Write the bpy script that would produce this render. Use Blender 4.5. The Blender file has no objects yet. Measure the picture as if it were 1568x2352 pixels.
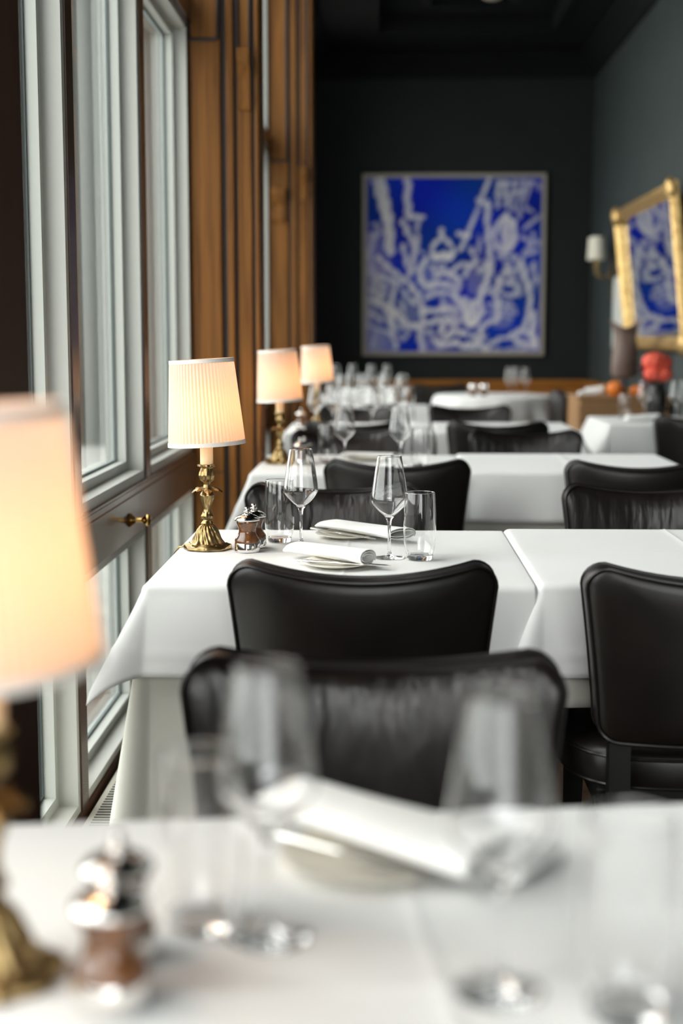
import bpy, bmesh, math, random
import numpy as np
from mathutils import Vector, Matrix
random.seed(7)
PI = math.pi
sc = bpy.context.scene
COL = sc.collection

# ------------------------------------------------------------------ camera, light, exposure
cam = bpy.data.cameras.new('camera')
cam.sensor_fit = 'VERTICAL'; cam.sensor_height = 36.0; cam.sensor_width = 24.0
cam.lens = 3267 / 2352 * 36.0
cam.clip_start = 0.02; cam.clip_end = 200
cam.dof.use_dof = True; cam.dof.focus_distance = 3.2; cam.dof.aperture_fstop = 2.1
camo = bpy.data.objects.new('camera', cam); COL.objects.link(camo)
camo.location = (0, 0, 1.23)
camo.rotation_euler = (math.radians(90 - 7.05), 0, math.radians(1.683))
sc.camera = camo

SKY = 1.0
EXPOSURE = 2.72
W = bpy.data.worlds.new('overcast'); sc.world = W; W.use_nodes = True
_n = W.node_tree.nodes; _l = W.node_tree.links
_bg = _n['Background']; _bg.inputs[1].default_value = SKY
_tc = _n.new('ShaderNodeTexCoord'); _sx = _n.new('ShaderNodeSeparateXYZ'); _cr = _n.new('ShaderNodeValToRGB')
_l.new(_tc.outputs['Generated'], _sx.inputs[0]); _l.new(_sx.outputs[2], _cr.inputs[0])
_cr.color_ramp.elements[0].color = (0.83, 0.86, 0.85, 1); _cr.color_ramp.elements[0].position = 0.0
_cr.color_ramp.elements[1].color = (1.30, 1.31, 1.30, 1); _cr.color_ramp.elements[1].position = 0.6
_l.new(_cr.outputs[0], _bg.inputs[0])
sc.view_settings.view_transform = 'Standard'; sc.view_settings.look = 'None'
sc.view_settings.gamma = 1.0; sc.view_settings.use_curve_mapping = False
sc.view_settings.exposure = EXPOSURE
cy = sc.cycles
cy.use_denoising = True; cy.max_bounces = 24; cy.transparent_max_bounces = 32
cy.transmission_bounces = 20; cy.glossy_bounces = 6; cy.diffuse_bounces = 5
cy.sample_clamp_indirect = 6.0; cy.caustics_reflective = False; cy.caustics_refractive = True; cy.blur_glossy = 0.5

def portal(name, loc, sx, sy, rot):
    li = bpy.data.lights.new(name, 'AREA'); li.shape = 'RECTANGLE'; li.size = sx; li.size_y = sy
    li.cycles.is_portal = True
    o = bpy.data.objects.new(name, li); COL.objects.link(o); o.location = loc; o.rotation_euler = rot
for y0, y1 in ((-3.4, 1.48), (1.87, 5.52), (5.78, 9.28), (9.62, 13.28)):
    portal('window_portal', (-0.95, (y0 + y1) / 2, 1.9), 3.8, y1 - y0, (0, -PI / 2, 0))
portal('rear_window_portal', (0.55, -4.12, 1.9), 2.8, 3.5, (PI / 2, 0, 0))

# ------------------------------------------------------------------ materials
def mat(name, col, rough=0.5, metal=0.0, **kw):
    m = bpy.data.materials.new(name); m.use_nodes = True
    b = m.node_tree.nodes['Principled BSDF']
    b.inputs['Base Color'].default_value = (*col, 1); b.inputs['Roughness'].default_value = rough
    b.inputs['Metallic'].default_value = metal
    for k, v in kw.items():
        b.inputs[k.replace('_', ' ')].default_value = v
    return m
def noise_col(m, c1, c2, scale=(1, 1, 1), freq=5, detail=4, lo=0.3, hi=0.7, bump=0.0, bdist=0.001, coord='Object', dist=0.0):
    nt = m.node_tree; b = nt.nodes['Principled BSDF']
    tc = nt.nodes.new('ShaderNodeTexCoord'); mp = nt.nodes.new('ShaderNodeMapping')
    mp.inputs['Scale'].default_value = scale
    nz = nt.nodes.new('ShaderNodeTexNoise'); nz.inputs['Scale'].default_value = freq; nz.inputs['Detail'].default_value = detail
    nz.inputs['Distortion'].default_value = dist
    cr = nt.nodes.new('ShaderNodeValToRGB')
    cr.color_ramp.elements[0].position = lo; cr.color_ramp.elements[1].position = hi
    cr.color_ramp.elements[0].color = (*c1, 1); cr.color_ramp.elements[1].color = (*c2, 1)
    nt.links.new(tc.outputs[coord], mp.inputs[0]); nt.links.new(mp.outputs[0], nz.inputs[0])
    nt.links.new(nz.outputs[0], cr.inputs[0]); nt.links.new(cr.outputs[0], b.inputs['Base Color'])
    if bump:
        bp = nt.nodes.new('ShaderNodeBump'); bp.inputs['Strength'].default_value = bump; bp.inputs['Distance'].default_value = bdist
        nt.links.new(nz.outputs[0], bp.inputs['Height']); nt.links.new(bp.outputs[0], b.inputs['Normal'])
    return m
def thin_glass(name, tint=(0.97, 0.985, 0.98), edge=(0.35, 0.37, 0.36), f0=0.05, edge_pos=0.55, rough=0.0, power=5.0):
    m = bpy.data.materials.new(name); m.use_nodes = True; nt = m.node_tree; nt.nodes.clear()
    out = nt.nodes.new('ShaderNodeOutputMaterial'); mx = nt.nodes.new('ShaderNodeMixShader')
    tr = nt.nodes.new('ShaderNodeBsdfTransparent'); gl = nt.nodes.new('ShaderNodeBsdfGlossy'); gl.inputs['Roughness'].default_value = rough
    lw = nt.nodes.new('ShaderNodeLayerWeight'); lw.inputs[0].default_value = 0.5
    pw = nt.nodes.new('ShaderNodeMath'); pw.operation = 'POWER'; pw.inputs[1].default_value = power
    ma = nt.nodes.new('ShaderNodeMath'); ma.operation = 'MULTIPLY_ADD'; ma.inputs[1].default_value = 0.95 - f0; ma.inputs[2].default_value = f0
    cr = nt.nodes.new('ShaderNodeValToRGB'); cr.color_ramp.elements[0].color = (*tint, 1); cr.color_ramp.elements[0].position = edge_pos
    cr.color_ramp.elements[1].color = (*edge, 1)
    nt.links.new(lw.outputs['Facing'], pw.inputs[0]); nt.links.new(pw.outputs[0], ma.inputs[0])
    nt.links.new(lw.outputs['Facing'], cr.inputs[0]); nt.links.new(cr.outputs[0], tr.inputs[0])
    nt.links.new(ma.outputs[0], mx.inputs[0]); nt.links.new(tr.outputs[0], mx.inputs[1]); nt.links.new(gl.outputs[0], mx.inputs[2])
    nt.links.new(mx.outputs[0], out.inputs[0])
    return m

M = {}
M['cloth'] = mat('white_linen', (0.83, 0.83, 0.82), 0.85, Sheen_Weight=0.15)
noise_col(M['cloth'], (0.77, 0.77, 0.76), (0.81, 0.81, 0.80), freq=2.0, bump=0.0)
def weave(m, freq=900, strength=0.15):
    nt = m.node_tree; b = nt.nodes['Principled BSDF']
    tc = nt.nodes.new('ShaderNodeTexCoord'); nz = nt.nodes.new('ShaderNodeTexNoise'); nz.inputs['Scale'].default_value = freq
    n2 = nt.nodes.new('ShaderNodeTexNoise'); n2.inputs['Scale'].default_value = 7; n2.inputs['Detail'].default_value = 3
    bp = nt.nodes.new('ShaderNodeBump'); bp.inputs['Strength'].default_value = strength; bp.inputs['Distance'].default_value = 0.0005
    b2 = nt.nodes.new('ShaderNodeBump'); b2.inputs['Strength'].default_value = 0.35; b2.inputs['Distance'].default_value = 0.004
    nt.links.new(tc.outputs['Object'], nz.inputs[0]); nt.links.new(tc.outputs['Object'], n2.inputs[0])
    nt.links.new(nz.outputs[0], bp.inputs['Height']); nt.links.new(n2.outputs[0], b2.inputs['Height'])
    nt.links.new(b2.outputs[0], bp.inputs['Normal']); nt.links.new(bp.outputs[0], b.inputs['Normal'])
weave(M['cloth'])
M['under'] = mat('cream_linen', (0.61, 0.60, 0.54), 0.9); weave(M['under'], 700, 0.2)
M['napkin'] = mat('white_napkin', (0.86, 0.86, 0.84), 0.85, Sheen_Weight=0.2); weave(M['napkin'], 1200, 0.2)
M['leather'] = mat('black_leather', (0.016, 0.012, 0.010), 0.34, Specular_IOR_Level=0.38)
noise_col(M['leather'], (0.0055, 0.0042, 0.0036), (0.010, 0.0076, 0.0062), freq=9, bump=0.15, bdist=0.002)
M['leather_front'] = mat('black_leather_creased', (0.016, 0.012, 0.010), 0.33)
noise_col(M['leather_front'], (0.006, 0.0042, 0.0036), (0.013, 0.009, 0.0075), scale=(9, 9, 1.3), freq=2.6, detail=3, bump=0.65, bdist=0.012)
M['seat'] = mat('black_leather_seat', (0.009, 0.007, 0.0065), 0.32)
M['piping'] = mat('leather_piping', (0.008, 0.006, 0.006), 0.3)
M['ebony'] = mat('black_stained_wood', (0.004, 0.0035, 0.003), 0.5, Specular_IOR_Level=0.3)
M['wood'] = mat('amber_wood', (0.22, 0.10, 0.03), 0.55, Specular_IOR_Level=0.22)
noise_col(M['wood'], (0.105, 0.038, 0.006), (0.235, 0.096, 0.018), scale=(9, 9, 0.35), freq=5, detail=5, bump=0.05, bdist=0.001, dist=0.4)
M['wainscot'] = mat('honey_wainscot_wood', (0.34, 0.15, 0.04), 0.55, Specular_IOR_Level=0.2)
noise_col(M['wainscot'], (0.30, 0.115, 0.020), (0.46, 0.19, 0.036), scale=(0.6, 6, 6), freq=4)
M['wood_dark'] = mat('dark_wood_groove', (0.02, 0.010, 0.007), 0.5)
M['wood_near'] = mat('dark_brown_wood', (0.045, 0.018, 0.009), 0.6, Specular_IOR_Level=0.2)
noise_col(M['wood_near'], (0.06, 0.024, 0.013), (0.095, 0.040, 0.022), scale=(8, 8, 0.4), freq=4)
M['rail'] = mat('bronze_brown_lacquer', (0.085, 0.046, 0.032), 0.24, 0.2, Coat_Weight=0.22, Coat_Roughness=0.08)
M['white'] = mat('grey_white_frame_paint', (0.51, 0.515, 0.485), 0.4)
M['white2'] = mat('pale_green_frame_paint', (0.47, 0.49, 0.46), 0.4)
M['gasket'] = mat('rubber_gasket', (0.10, 0.13, 0.13), 0.6)
M['brass'] = mat('antique_brass', (0.42, 0.27, 0.10), 0.34, 1.0)
noise_col(M['brass'], (0.17, 0.115, 0.05), (0.47, 0.335, 0.155), freq=55, detail=4, bump=0.45, bdist=0.002)
M['brass_polished'] = mat('polished_brass', (0.62, 0.38, 0.13), 0.14, 1.0)
M['chrome'] = mat('polished_silver', (0.80, 0.78, 0.76), 0.10, 1.0)
M['steel'] = mat('cutlery_steel', (0.70, 0.69, 0.67), 0.16, 1.0)
M['walnut'] = mat('varnished_walnut', (0.18, 0.07, 0.02), 0.2, Coat_Weight=0.7, Coat_Roughness=0.08)
noise_col(M['walnut'], (0.030, 0.010, 0.005), (0.22, 0.085, 0.025), scale=(1, 1, 0.35), freq=45, detail=3, dist=1.2)
M['candle'] = mat('wax_candle_sleeve', (0.86, 0.66, 0.42), 0.5, Subsurface_Weight=0.3)
M['plate'] = mat('cream_porcelain', (0.80, 0.76, 0.66), 0.18)
M['wall_green'] = mat('dark_green_wall_paint', (0.013, 0.019, 0.018), 0.75, Specular_IOR_Level=0.25)
noise_col(M['wall_green'], (0.0130, 0.0168, 0.0164), (0.0155, 0.0200, 0.0194), freq=3)
M['wall_side_lit'] = mat('green_wall_paint_window_lit', (0.050, 0.070, 0.068), 0.7, Specular_IOR_Level=0.3)  # same green as the back wall, lightened to imitate grazing window light
noise_col(M['wall_side_lit'], (0.034, 0.044, 0.043), (0.039, 0.050, 0.049), freq=3)
M['ceiling'] = mat('charcoal_ceiling_paint', (0.006, 0.0072, 0.0070), 0.85, Specular_IOR_Level=0.15)
M['floor'] = mat('dark_parquet', (0.05, 0.028, 0.016), 0.35)
noise_col(M['floor'], (0.035, 0.018, 0.010), (0.08, 0.045, 0.025), scale=(1, 12, 1), freq=2)
M['convector'] = mat('cream_convector', (0.62, 0.60, 0.52), 0.4)
M['slot'] = mat('grille_slot', (0.05, 0.05, 0.045), 0.6)
M['gold'] = mat('gilded_frame', (0.66, 0.42, 0.15), 0.38, 0.75)
noise_col(M['gold'], (0.42, 0.25, 0.08), (0.80, 0.56, 0.24), freq=30, bump=0.6, bdist=0.006)
M['mirror'] = mat('mirror_silver', (0.72, 0.74, 0.74), 0.01, 1.0)
M['frame_white'] = mat('ivory_painted_frame', (0.42, 0.38, 0.32), 0.5)
M['paper'] = mat('white_paper', (0.55, 0.57, 0.54), 0.6)
M['wicker'] = mat('woven_wicker', (0.36, 0.20, 0.09), 0.7)
M['brown_vase'] = mat('brown_glazed_clay', (0.085, 0.050, 0.038), 0.5)
noise_col(M['brown_vase'], (0.11, 0.068, 0.056), (0.18, 0.12, 0.095), freq=6)
M['black_vase'] = mat('black_vase_glaze', (0.010, 0.008, 0.008), 0.25)
M['coral'] = mat('coral_petals', (0.80, 0.085, 0.045), 0.6)
noise_col(M['coral'], (0.62, 0.04, 0.025), (0.95, 0.17, 0.10), freq=25)
M['orange'] = mat('orange_skin', (0.85, 0.22, 0.02), 0.45)
M['burgundy'] = mat('burgundy_leaf', (0.09, 0.012, 0.022), 0.5)
M['stem'] = mat('green_stem', (0.06, 0.09, 0.03), 0.6)
M['sconce_shade'] = mat('ivory_sconce_shade', (0.72, 0.68, 0.58), 0.7)
M['terrace'] = mat('pale_terrace_paving', (0.40, 0.40, 0.37), 0.8)
noise_col(M['terrace'], (0.30, 0.30, 0.28), (0.48, 0.48, 0.45), freq=3)
M['facade'] = mat('sage_facade', (0.060, 0.072, 0.066), 0.7)
M['facade_dark'] = mat('facade_glazing', (0.040, 0.048, 0.046), 0.25)
M['window_glass'] = thin_glass('window_glass', (0.915, 0.92, 0.905), (0.84, 0.86, 0.85), 0.09, 0.6, power=3.6)
M['bowl'] = thin_glass('wine_glass_bowl', (0.985, 0.985, 0.985), (0.20, 0.20, 0.20), 0.085, 0.72, power=2.8)
M['clear_glass'] = mat('clear_glass', (1, 1, 1), 0.0, Transmission_Weight=1.0, IOR=1.50)
M['solid_glass'] = mat('solid_glass', (1, 1, 1), 0.0, Transmission_Weight=1.0, IOR=1.48)

def shade_material(name, em):
    m = bpy.data.materials.new(name); m.use_nodes = True; nt = m.node_tree; nt.nodes.clear()
    out = nt.nodes.new('ShaderNodeOutputMaterial'); mx = nt.nodes.new('ShaderNodeMixShader'); mx.inputs[0].default_value = 0.42
    d = nt.nodes.new('ShaderNodeBsdfDiffuse'); d.inputs[0].default_value = (0.66, 0.62, 0.58, 1)
    t = nt.nodes.new('ShaderNodeBsdfTranslucent'); t.inputs[0].default_value = (0.92, 0.68, 0.50, 1)
    nt.links.new(d.outputs[0], mx.inputs[1]); nt.links.new(t.outputs[0], mx.inputs[2]); nt.links.new(mx.outputs[0], out.inputs[0])
    return m
M['shade'] = shade_material('pleated_silk', 0)
M['shade_trim'] = mat('silk_trim', (0.80, 0.74, 0.68), 0.7)
M['bulb'] = bpy.data.materials.new('warm_bulb'); M['bulb'].use_nodes = True
_b = M['bulb'].node_tree.nodes['Principled BSDF']; _b.inputs['Emission Color'].default_value = (1, 0.62, 0.28, 1); _b.inputs['Emission Strength'].default_value = 4.0
def leather_bumps(): pass

# ------------------------------------------------------------------ mesh helpers
class MB:
    def __init__(s): s.v = []; s.f = []
    def add(s, vs, fs):
        n = len(s.v); s.v += [tuple(p) for p in vs]; s.f += [tuple(i + n for i in f) for f in fs]; return s
    def box(s, x0, x1, y0, y1, z0, z1):
        return s.add([(x0, y0, z0), (x1, y0, z0), (x1, y1, z0), (x0, y1, z0), (x0, y0, z1), (x1, y0, z1), (x1, y1, z1), (x0, y1, z1)],
                     [(0, 3, 2, 1), (4, 5, 6, 7), (0, 1, 5, 4), (1, 2, 6, 5), (2, 3, 7, 6), (3, 0, 4, 7)])
    def lathe(s, prof, seg=40, mod=None, center=(0, 0), cap0=True, cap1=True):
        vs = []; fs = []; n = len(prof)
        for i, (r, z) in enumerate(prof):
            for k in range(seg):
                a = 2 * PI * k / seg
                rr, zz = (r, z) if mod is None else mod(r, z, a, i)
                vs.append((center[0] + rr * math.cos(a), center[1] + rr * math.sin(a), zz))
        for i in range(n - 1):
            for k in range(seg):
                k2 = (k + 1) % seg
                fs.append((i * seg + k, i * seg + k2, (i + 1) * seg + k2, (i + 1) * seg + k))
        if cap0: fs.append(tuple(range(seg - 1, -1, -1)))
        if cap1: fs.append(tuple((n - 1) * seg + k for k in range(seg)))
        return s.add(vs, fs)
    def tube(s, pts, r, seg=8, closed=False, caps=True):
        pts = [Vector(p) for p in pts]; n = len(pts); vs = []; fs = []
        rs = r if isinstance(r, (list, tuple)) else [r] * n
        up = Vector((0, 0, 1)); prev = None
        for i, p in enumerate(pts):
            a = pts[(i - 1) % n] if (closed or i > 0) else p
            b = pts[(i + 1) % n] if (closed or i < n - 1) else p
            t = (b - a).normalized()
            if prev is None:
                ref = up if abs(t.dot(up)) < 0.9 else Vector((1, 0, 0)); nrm = t.cross(ref).normalized()
            else:
                nrm = (prev - t * prev.dot(t)).normalized()
            prev = nrm; bi = t.cross(nrm)
            for k in range(seg):
                an = 2 * PI * k / seg; vs.append(p + (nrm * math.cos(an) + bi * math.sin(an)) * rs[i])
        m = n if closed else n - 1
        for i in range(m):
            j = (i + 1) % n
            for k in range(seg):
                k2 = (k + 1) % seg; fs.append((i * seg + k, i * seg + k2, j * seg + k2, j * seg + k))
        if not closed and caps:
            fs.append(tuple(range(seg - 1, -1, -1))); fs.append(tuple((n - 1) * seg + k for k in range(seg)))
        return s.add(vs, fs)
    def loops(s, rings, cap0=True, cap1=True):
        seg = len(rings[0]); vs = [p for r in rings for p in r]; fs = []
        for i in range(len(rings) - 1):
            for k in range(seg):
                k2 = (k + 1) % seg; fs.append((i * seg + k, i * seg + k2, (i + 1) * seg + k2, (i + 1) * seg + k))
        if cap0: fs.append(tuple(range(seg - 1, -1, -1)))
        if cap1: fs.append(tuple((len(rings) - 1) * seg + k for k in range(seg)))
        return s.add(vs, fs)
    def sphere(s, c, r, seg=14, ring=9, sc3=(1, 1, 1), mod=None):
        prof = [];
        rings = []
        for i in range(1, ring):
            t = PI * i / ring; row = []
            for k in range(seg):
                a = 2 * PI * k / seg; q = r if mod is None else r * mod(a, t)
                row.append((c[0] + q * sc3[0] * math.sin(t) * math.cos(a), c[1] + q * sc3[1] * math.sin(t) * math.sin(a), c[2] - q * sc3[2] * math.cos(t)))
            rings.append(row)
        return s.loops(rings)
    def build(s, name, m, parent=None, smooth=True, angle=35, fix=True, bevel=0, subsurf=0, solid=0):
        me = bpy.data.meshes.new(name); me.from_pydata(s.v, [], s.f); me.update()
        if fix:
            bm = bmesh.new(); bm.from_mesh(me); bmesh.ops.recalc_face_normals(bm, faces=bm.faces); bm.to_mesh(me); bm.free()
        o = bpy.data.objects.new(name, me); COL.objects.link(o)
        me.materials.append(m)
        if smooth:
            me.polygons.foreach_set('use_smooth', [True] * len(me.polygons))
            me.set_sharp_from_angle(angle=math.radians(angle))
        if parent is not None: o.parent = parent
        if solid:
            md = o.modifiers.new('solid', 'SOLIDIFY'); md.thickness = solid; md.offset = -1
        if bevel:
            md = o.modifiers.new('bevel', 'BEVEL'); md.width = bevel; md.segments = 2; md.limit_method = 'ANGLE'
        if subsurf:
            md = o.modifiers.new('sub', 'SUBSURF'); md.levels = subsurf; md.render_levels = subsurf
        return o

def tag(o, label=None, cat=None, group=None, kind=None):
    if label: o['label'] = label
    if cat: o['category'] = cat
    if group: o['group'] = group
    if kind: o['kind'] = kind
    return o
def struct(o, label=None):
    o['kind'] = 'structure'
    if label: o['label'] = label
    return o
def empty(name, loc=(0, 0, 0), rz=0):
    o = bpy.data.objects.new(name, None); COL.objects.link(o); o.location = loc; o.rotation_euler = (0, 0, rz)
    o.empty_display_size = 0.05
    return o
def copy_tree(o, parent=None):
    c = o.copy(); COL.objects.link(c); c.parent = parent
    for ch in list(o.children): copy_tree(ch, c)
    return c
class Kind:
    """first placement uses the original, later ones copy it with its parts"""
    def __init__(s, builder): s.proto = builder(); s.used = False
    def put(s, loc, rz=0, label=None, cat=None, group=None, tilt=None, scale=None):
        o = s.proto if not s.used else copy_tree(s.proto)
        s.used = True
        o.location = loc; o.rotation_euler = (tilt[0], tilt[1], rz) if tilt else (0, 0, rz)
        if scale: o.scale = scale
        if 'group' in o and not group: del o['group']
        tag(o, label, cat, group); return o

# ------------------------------------------------------------------ the room
YB = 14.5; XR = 2.07; ZC = 3.97; WX = -0.74
struct(MB().box(-1.0, XR + 0.1, -4.1, YB + 0.1, -0.12, 0).build('floor', M['floor'], smooth=False))
struct(MB().box(-1.0, XR + 0.1, YB, YB + 0.1, 0, ZC + 0.3).build('wall_back', M['wall_green'], smooth=False))
struct(MB().box(XR, XR + 0.1, -4.1, YB, 0, ZC + 0.3).build('wall_right', M['wall_side_lit'], smooth=False))
# rear wall behind the camera with its big window opening
struct(MB().box(-1.0, -1.0 + 0.02, -4.1, -4.0, 0, ZC).box(-0.98, XR, -4.1, -4.0, 0, 0.3).box(-0.98, XR, -4.1, -4.0, 3.7, ZC)
       .box(1.95, XR, -4.1, -4.0, 0.3, 3.7).box(-0.98, -0.9, -4.1, -4.0, 0.3, 3.7).box(0.55, 0.62, -4.1, -4.0, 0.3, 3.7).build('wall_rear', M['wall_green'], smooth=False))
# left wall: solid above the windows and beyond the third window
struct(MB().box(WX - 0.20, WX, -4.1, YB, 3.80, ZC + 0.3).box(WX - 0.20, WX, -4.1, YB, 0, 0.06).box(WX - 0.20, WX - 0.001, 9.29, 9.61, 0.06, 3.8).box(WX - 0.20, WX, 13.3, YB, 0.06, 3.8)
       .box(WX - 0.20, WX, -4.1, -3.45, 0.06, 3.8).box(WX - 0.20, WX - 0.001, 1.49, 1.86, 0.06, 3.8).box(WX - 0.20, WX - 0.001, 5.53, 5.76, 0.06, 3.8).build('wall_left', M['wood_near'], smooth=False))
# ceiling slab with sunken coffers
cb = MB().box(-1.0, XR + 0.1, -4.1, YB + 0.1, ZC + 0.12, ZC + 0.3)
cf = [(-0.1, 1.55, 4.0, 8.0), (-0.1, 1.55, 9.3, 13.3)]
cb.box(-1.0, -0.1, -4.1, YB, ZC, ZC + 0.12).box(1.55, XR, -4.1, YB, ZC, ZC + 0.12).box(-0.1, 1.55, -4.1, 4.0, ZC, ZC + 0.12)
cb.box(-0.1, 1.55, 8.0, 9.3, ZC, ZC + 0.12).box(-0.1, 1.55, 13.3, YB, ZC, ZC + 0.12)
struct(cb.build('ceiling', M['ceiling'], smooth=False))
tb = MB()
for (a, b, c, d) in cf:
    for (p, q, r_, s_) in ((a, b, c, c + 0.05), (a, b, d - 0.05, d), (a, a + 0.05, c, d), (b - 0.05, b, c, d)):
        tb.box(p, q, r_, s_, ZC - 0.035, ZC + 0.11)
    e = 0.42
    a, b, c, d = a + e, b - e, c + 0.7, d - 0.7
    for (p, q, r_, s_) in ((a, b, c, c + 0.07), (a, b, d - 0.07, d), (a, a + 0.07, c, d), (b - 0.07, b, c, d)):
        tb.box(p, q, r_, s_, ZC + 0.03, ZC + 0.12)
struct(tb.build('trim_1', M['ceiling'], smooth=False), 'dark ceiling moulding around the coffers')
cn = MB(); prof = [(0, 0), (0.0, -0.22), (0.03, -0.22), (0.05, -0.16), (0.12, -0.08), (0.17, -0.05), (0.17, 0)]
cn.loops([[(XR - x, y, ZC + z) for x, z in prof] for y in (-4, YB)]); cn.loops([[(x + WX, y, ZC + z) for x, z in prof] for y in (-4, YB)])
cn.loops([[(x, YB - o, ZC + z) for o, z in prof] for x in (WX, XR)])
struct(cn.build('trim_2', M['ceiling'], smooth=False), 'dark cornice under the ceiling')
# wood wainscot on the back and right walls
wb = MB().box(WX, XR, YB - 0.03, YB, 0, 0.77).box(WX, XR, YB - 0.055, YB, 0.74, 0.79)
x = WX + 0.1
while x < XR - 0.3:
    for (p, q, r_, s_) in ((x, x + 0.42, 0.14, 0.16), (x, x + 0.42, 0.62, 0.64), (x, x + 0.02, 0.16, 0.62), (x + 0.40, x + 0.42, 0.16, 0.62)):
        wb.box(p, q, YB - 0.042, YB - 0.03, r_, s_)
    x += 0.55
wb.box(XR - 0.03, XR, 11.5, YB - 0.055, 0, 0.77).box(XR - 0.05, XR, 11.5, YB - 0.055, 0.74, 0.79)
struct(wb.build('trim_3', M['wainscot'], smooth=False), 'amber wood wainscot along the foot of the dark wall')

# ---- window wall
def ring(mb, y0, y1, z0, z1, xa, xb, w):
    """rectangular frame in the plane of the window wall"""
    mb.box(xa, xb, y0, y1, z0, z0 + w).box(xa, xb, y0, y1, z1 - w, z1)
    mb.box(xa, xb, y0, y0 + w, z0 + w, z1 - w).box(xa, xb, y1 - w, y1, z0 + w, z1 - w)
def pane_set(root, y0, y1, z0, z1):
    a = MB(); ring(a, y0, y1, z0, z1, WX - 0.055, WX - 0.006, 0.022); a.build('sash', M['white'], root, smooth=False)
    a = MB(); ring(a, y0 + .01, y1 - .01, z0 + .01, z1 - .01, WX - 0.085, WX - 0.055, 0.040); a.build('casement_frame', M['white2'], root, smooth=False)
    a = MB(); ring(a, y0 + .03, y1 - .03, z0 + .03, z1 - .03, WX - 0.092, WX - 0.084, 0.026); a.build('gasket', M['gasket'], root, smooth=False)
    a = MB(); ring(a, y0, y1, z0, z1, WX - 0.120, WX - 0.092, 0.034); a.build('outer_frame', M['white'], root, smooth=False)
    a = MB(); a.box(WX - 0.101, WX - 0.095, y0 + 0.03, y1 - 0.03, z0 + 0.03, z1 - 0.03); a.build('pane', M['window_glass'], root, smooth=False)
def window(n, cuts, knobs):
    """cuts: list of pane spans; brown mullion strips in between"""
    root = struct(empty('window_%d' % n, (0, 0, 0)))
    ya, yb = cuts[0][0], cuts[-1][1]
    for (a, b) in cuts:
        pane_set(root, a, b, 0.795, 2.40); pane_set(root, a, b, 0.06, 0.637); pane_set(root, a, b, 2.50, 3.79)
    m = MB()
    for i in range(len(cuts) - 1):
        m.box(WX - 0.005, WX, cuts[i][1], cuts[i + 1][0], 0.06, 3.79)
    m.build('mullion', M['rail'], root, smooth=False)
    m = MB()
    for i in range(len(cuts) - 1): m.box(WX - 0.118, WX - 0.0052, cuts[i][1] - 0.0, cuts[i + 1][0], 0.06, 3.79)
    m.box(WX - 0.118, WX - 0.0052, ya, yb, 0.637, 0.795).box(WX - 0.118, WX - 0.0052, ya, yb, 2.40, 2.50)
    m.build('mullion_core', M['white'], root, smooth=False)
    r = MB().box(WX - 0.005, WX + 0.012, ya, yb, 0.668, 0.765).box(WX - 0.005, WX + 0.004, ya, yb, 0.643, 0.789)
    r.box(WX - 0.005, WX + 0.007, ya, yb, 0.650, 0.782)
    r.build('window_rail', M['rail'], root, smooth=False)
    h = MB().box(WX - 0.005, WX + 0.012, ya, yb, 2.40, 2.50); h.build('head_rail', M['rail'], root, smooth=False)
    for ky in knobs:
        k = MB(); prof = [(0.020, 0), (0.021, 0.002), (0.018, 0.005), (0.019, 0.007), (0.014, 0.010), (0.012, 0.013), (0.0075, 0.018), (0.0065, 0.034), (0.008, 0.040),
                          (0.014, 0.046), (0.0175, 0.051), (0.0175, 0.055), (0.013, 0.060), (0.004, 0.063)]
        k.lathe(prof, 32); k.v = [(WX + 0.012 + z, ky + x, 0.705 + y) for (x, y, z) in k.v]
        k.build('brass_knob', M['brass_polished'], root)['label'] = 'polished brass pull knob on the brown window rail'
    return root
window(1, [(1.87, 3.387), (3.46, 4.416), (4.497, 5.525)], [4.037])
window(2, [(5.77, 6.90), (6.97, 8.10), (8.17, 9.28)], [])
window(3, [(-3.4, -1.9), (-1.83, -0.3), (-0.23, 1.48)], [])
window(4, [(9.62, 11.7), (11.77, 13.28)], [])
# pillars of amber wood between the windows
def pillar(n, parts, m, grooves):
    root = struct(empty('trim_%d' % n, (0, 0, 0)))
    b = MB()
    for q in parts: b.box(*q)
    b.build('pillar_board', m, root, smooth=False, bevel=0.006)
    g = MB()
    for q in grooves: g.box(*q)
    g.build('groove', M['wood_dark'], root, smooth=False)
    return root
def rounded_outline(x0, x1, z0, z1, r, y, wdt=0.012, open_top=True):
    pts = [(x0, y, z1)]
    for k in range(7): a = PI + PI / 2 * k / 6; pts.append((x0 + r + r * math.cos(a), y, z0 + r + r * math.sin(a)))
    for k in range(7): a = 1.5 * PI + PI / 2 * k / 6; pts.append((x1 - r + r * math.cos(a), y, z0 + r + r * math.sin(a)))
    pts.append((x1, y, z1)); return MB().tube(pts, wdt, 6)
pillar(4, [(WX - 0.2, -0.46, 1.49, 1.86, 0, ZC)], M['wood_near'], [(-0.4599, -0.457, 1.60, 1.62, 0, 3.5)])
def bracket(x0, x1, y, z, h, parent):
    """scrolled wooden bracket standing out towards the room"""
    rings = []
    for k in range(14):
        t = k / 13; d = 0.012 + 0.05 * t ** 1.4 + 0.010 * math.sin(t * 3 * PI)
        rings.append([(x0, y + 0.01, z + h * t), (x0, y - d, z + h * t), (x1, y - d, z + h * t), (x1, y + 0.01, z + h * t)])
    MB().loops(rings).build('carved_bracket', M['wood'], parent)
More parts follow.
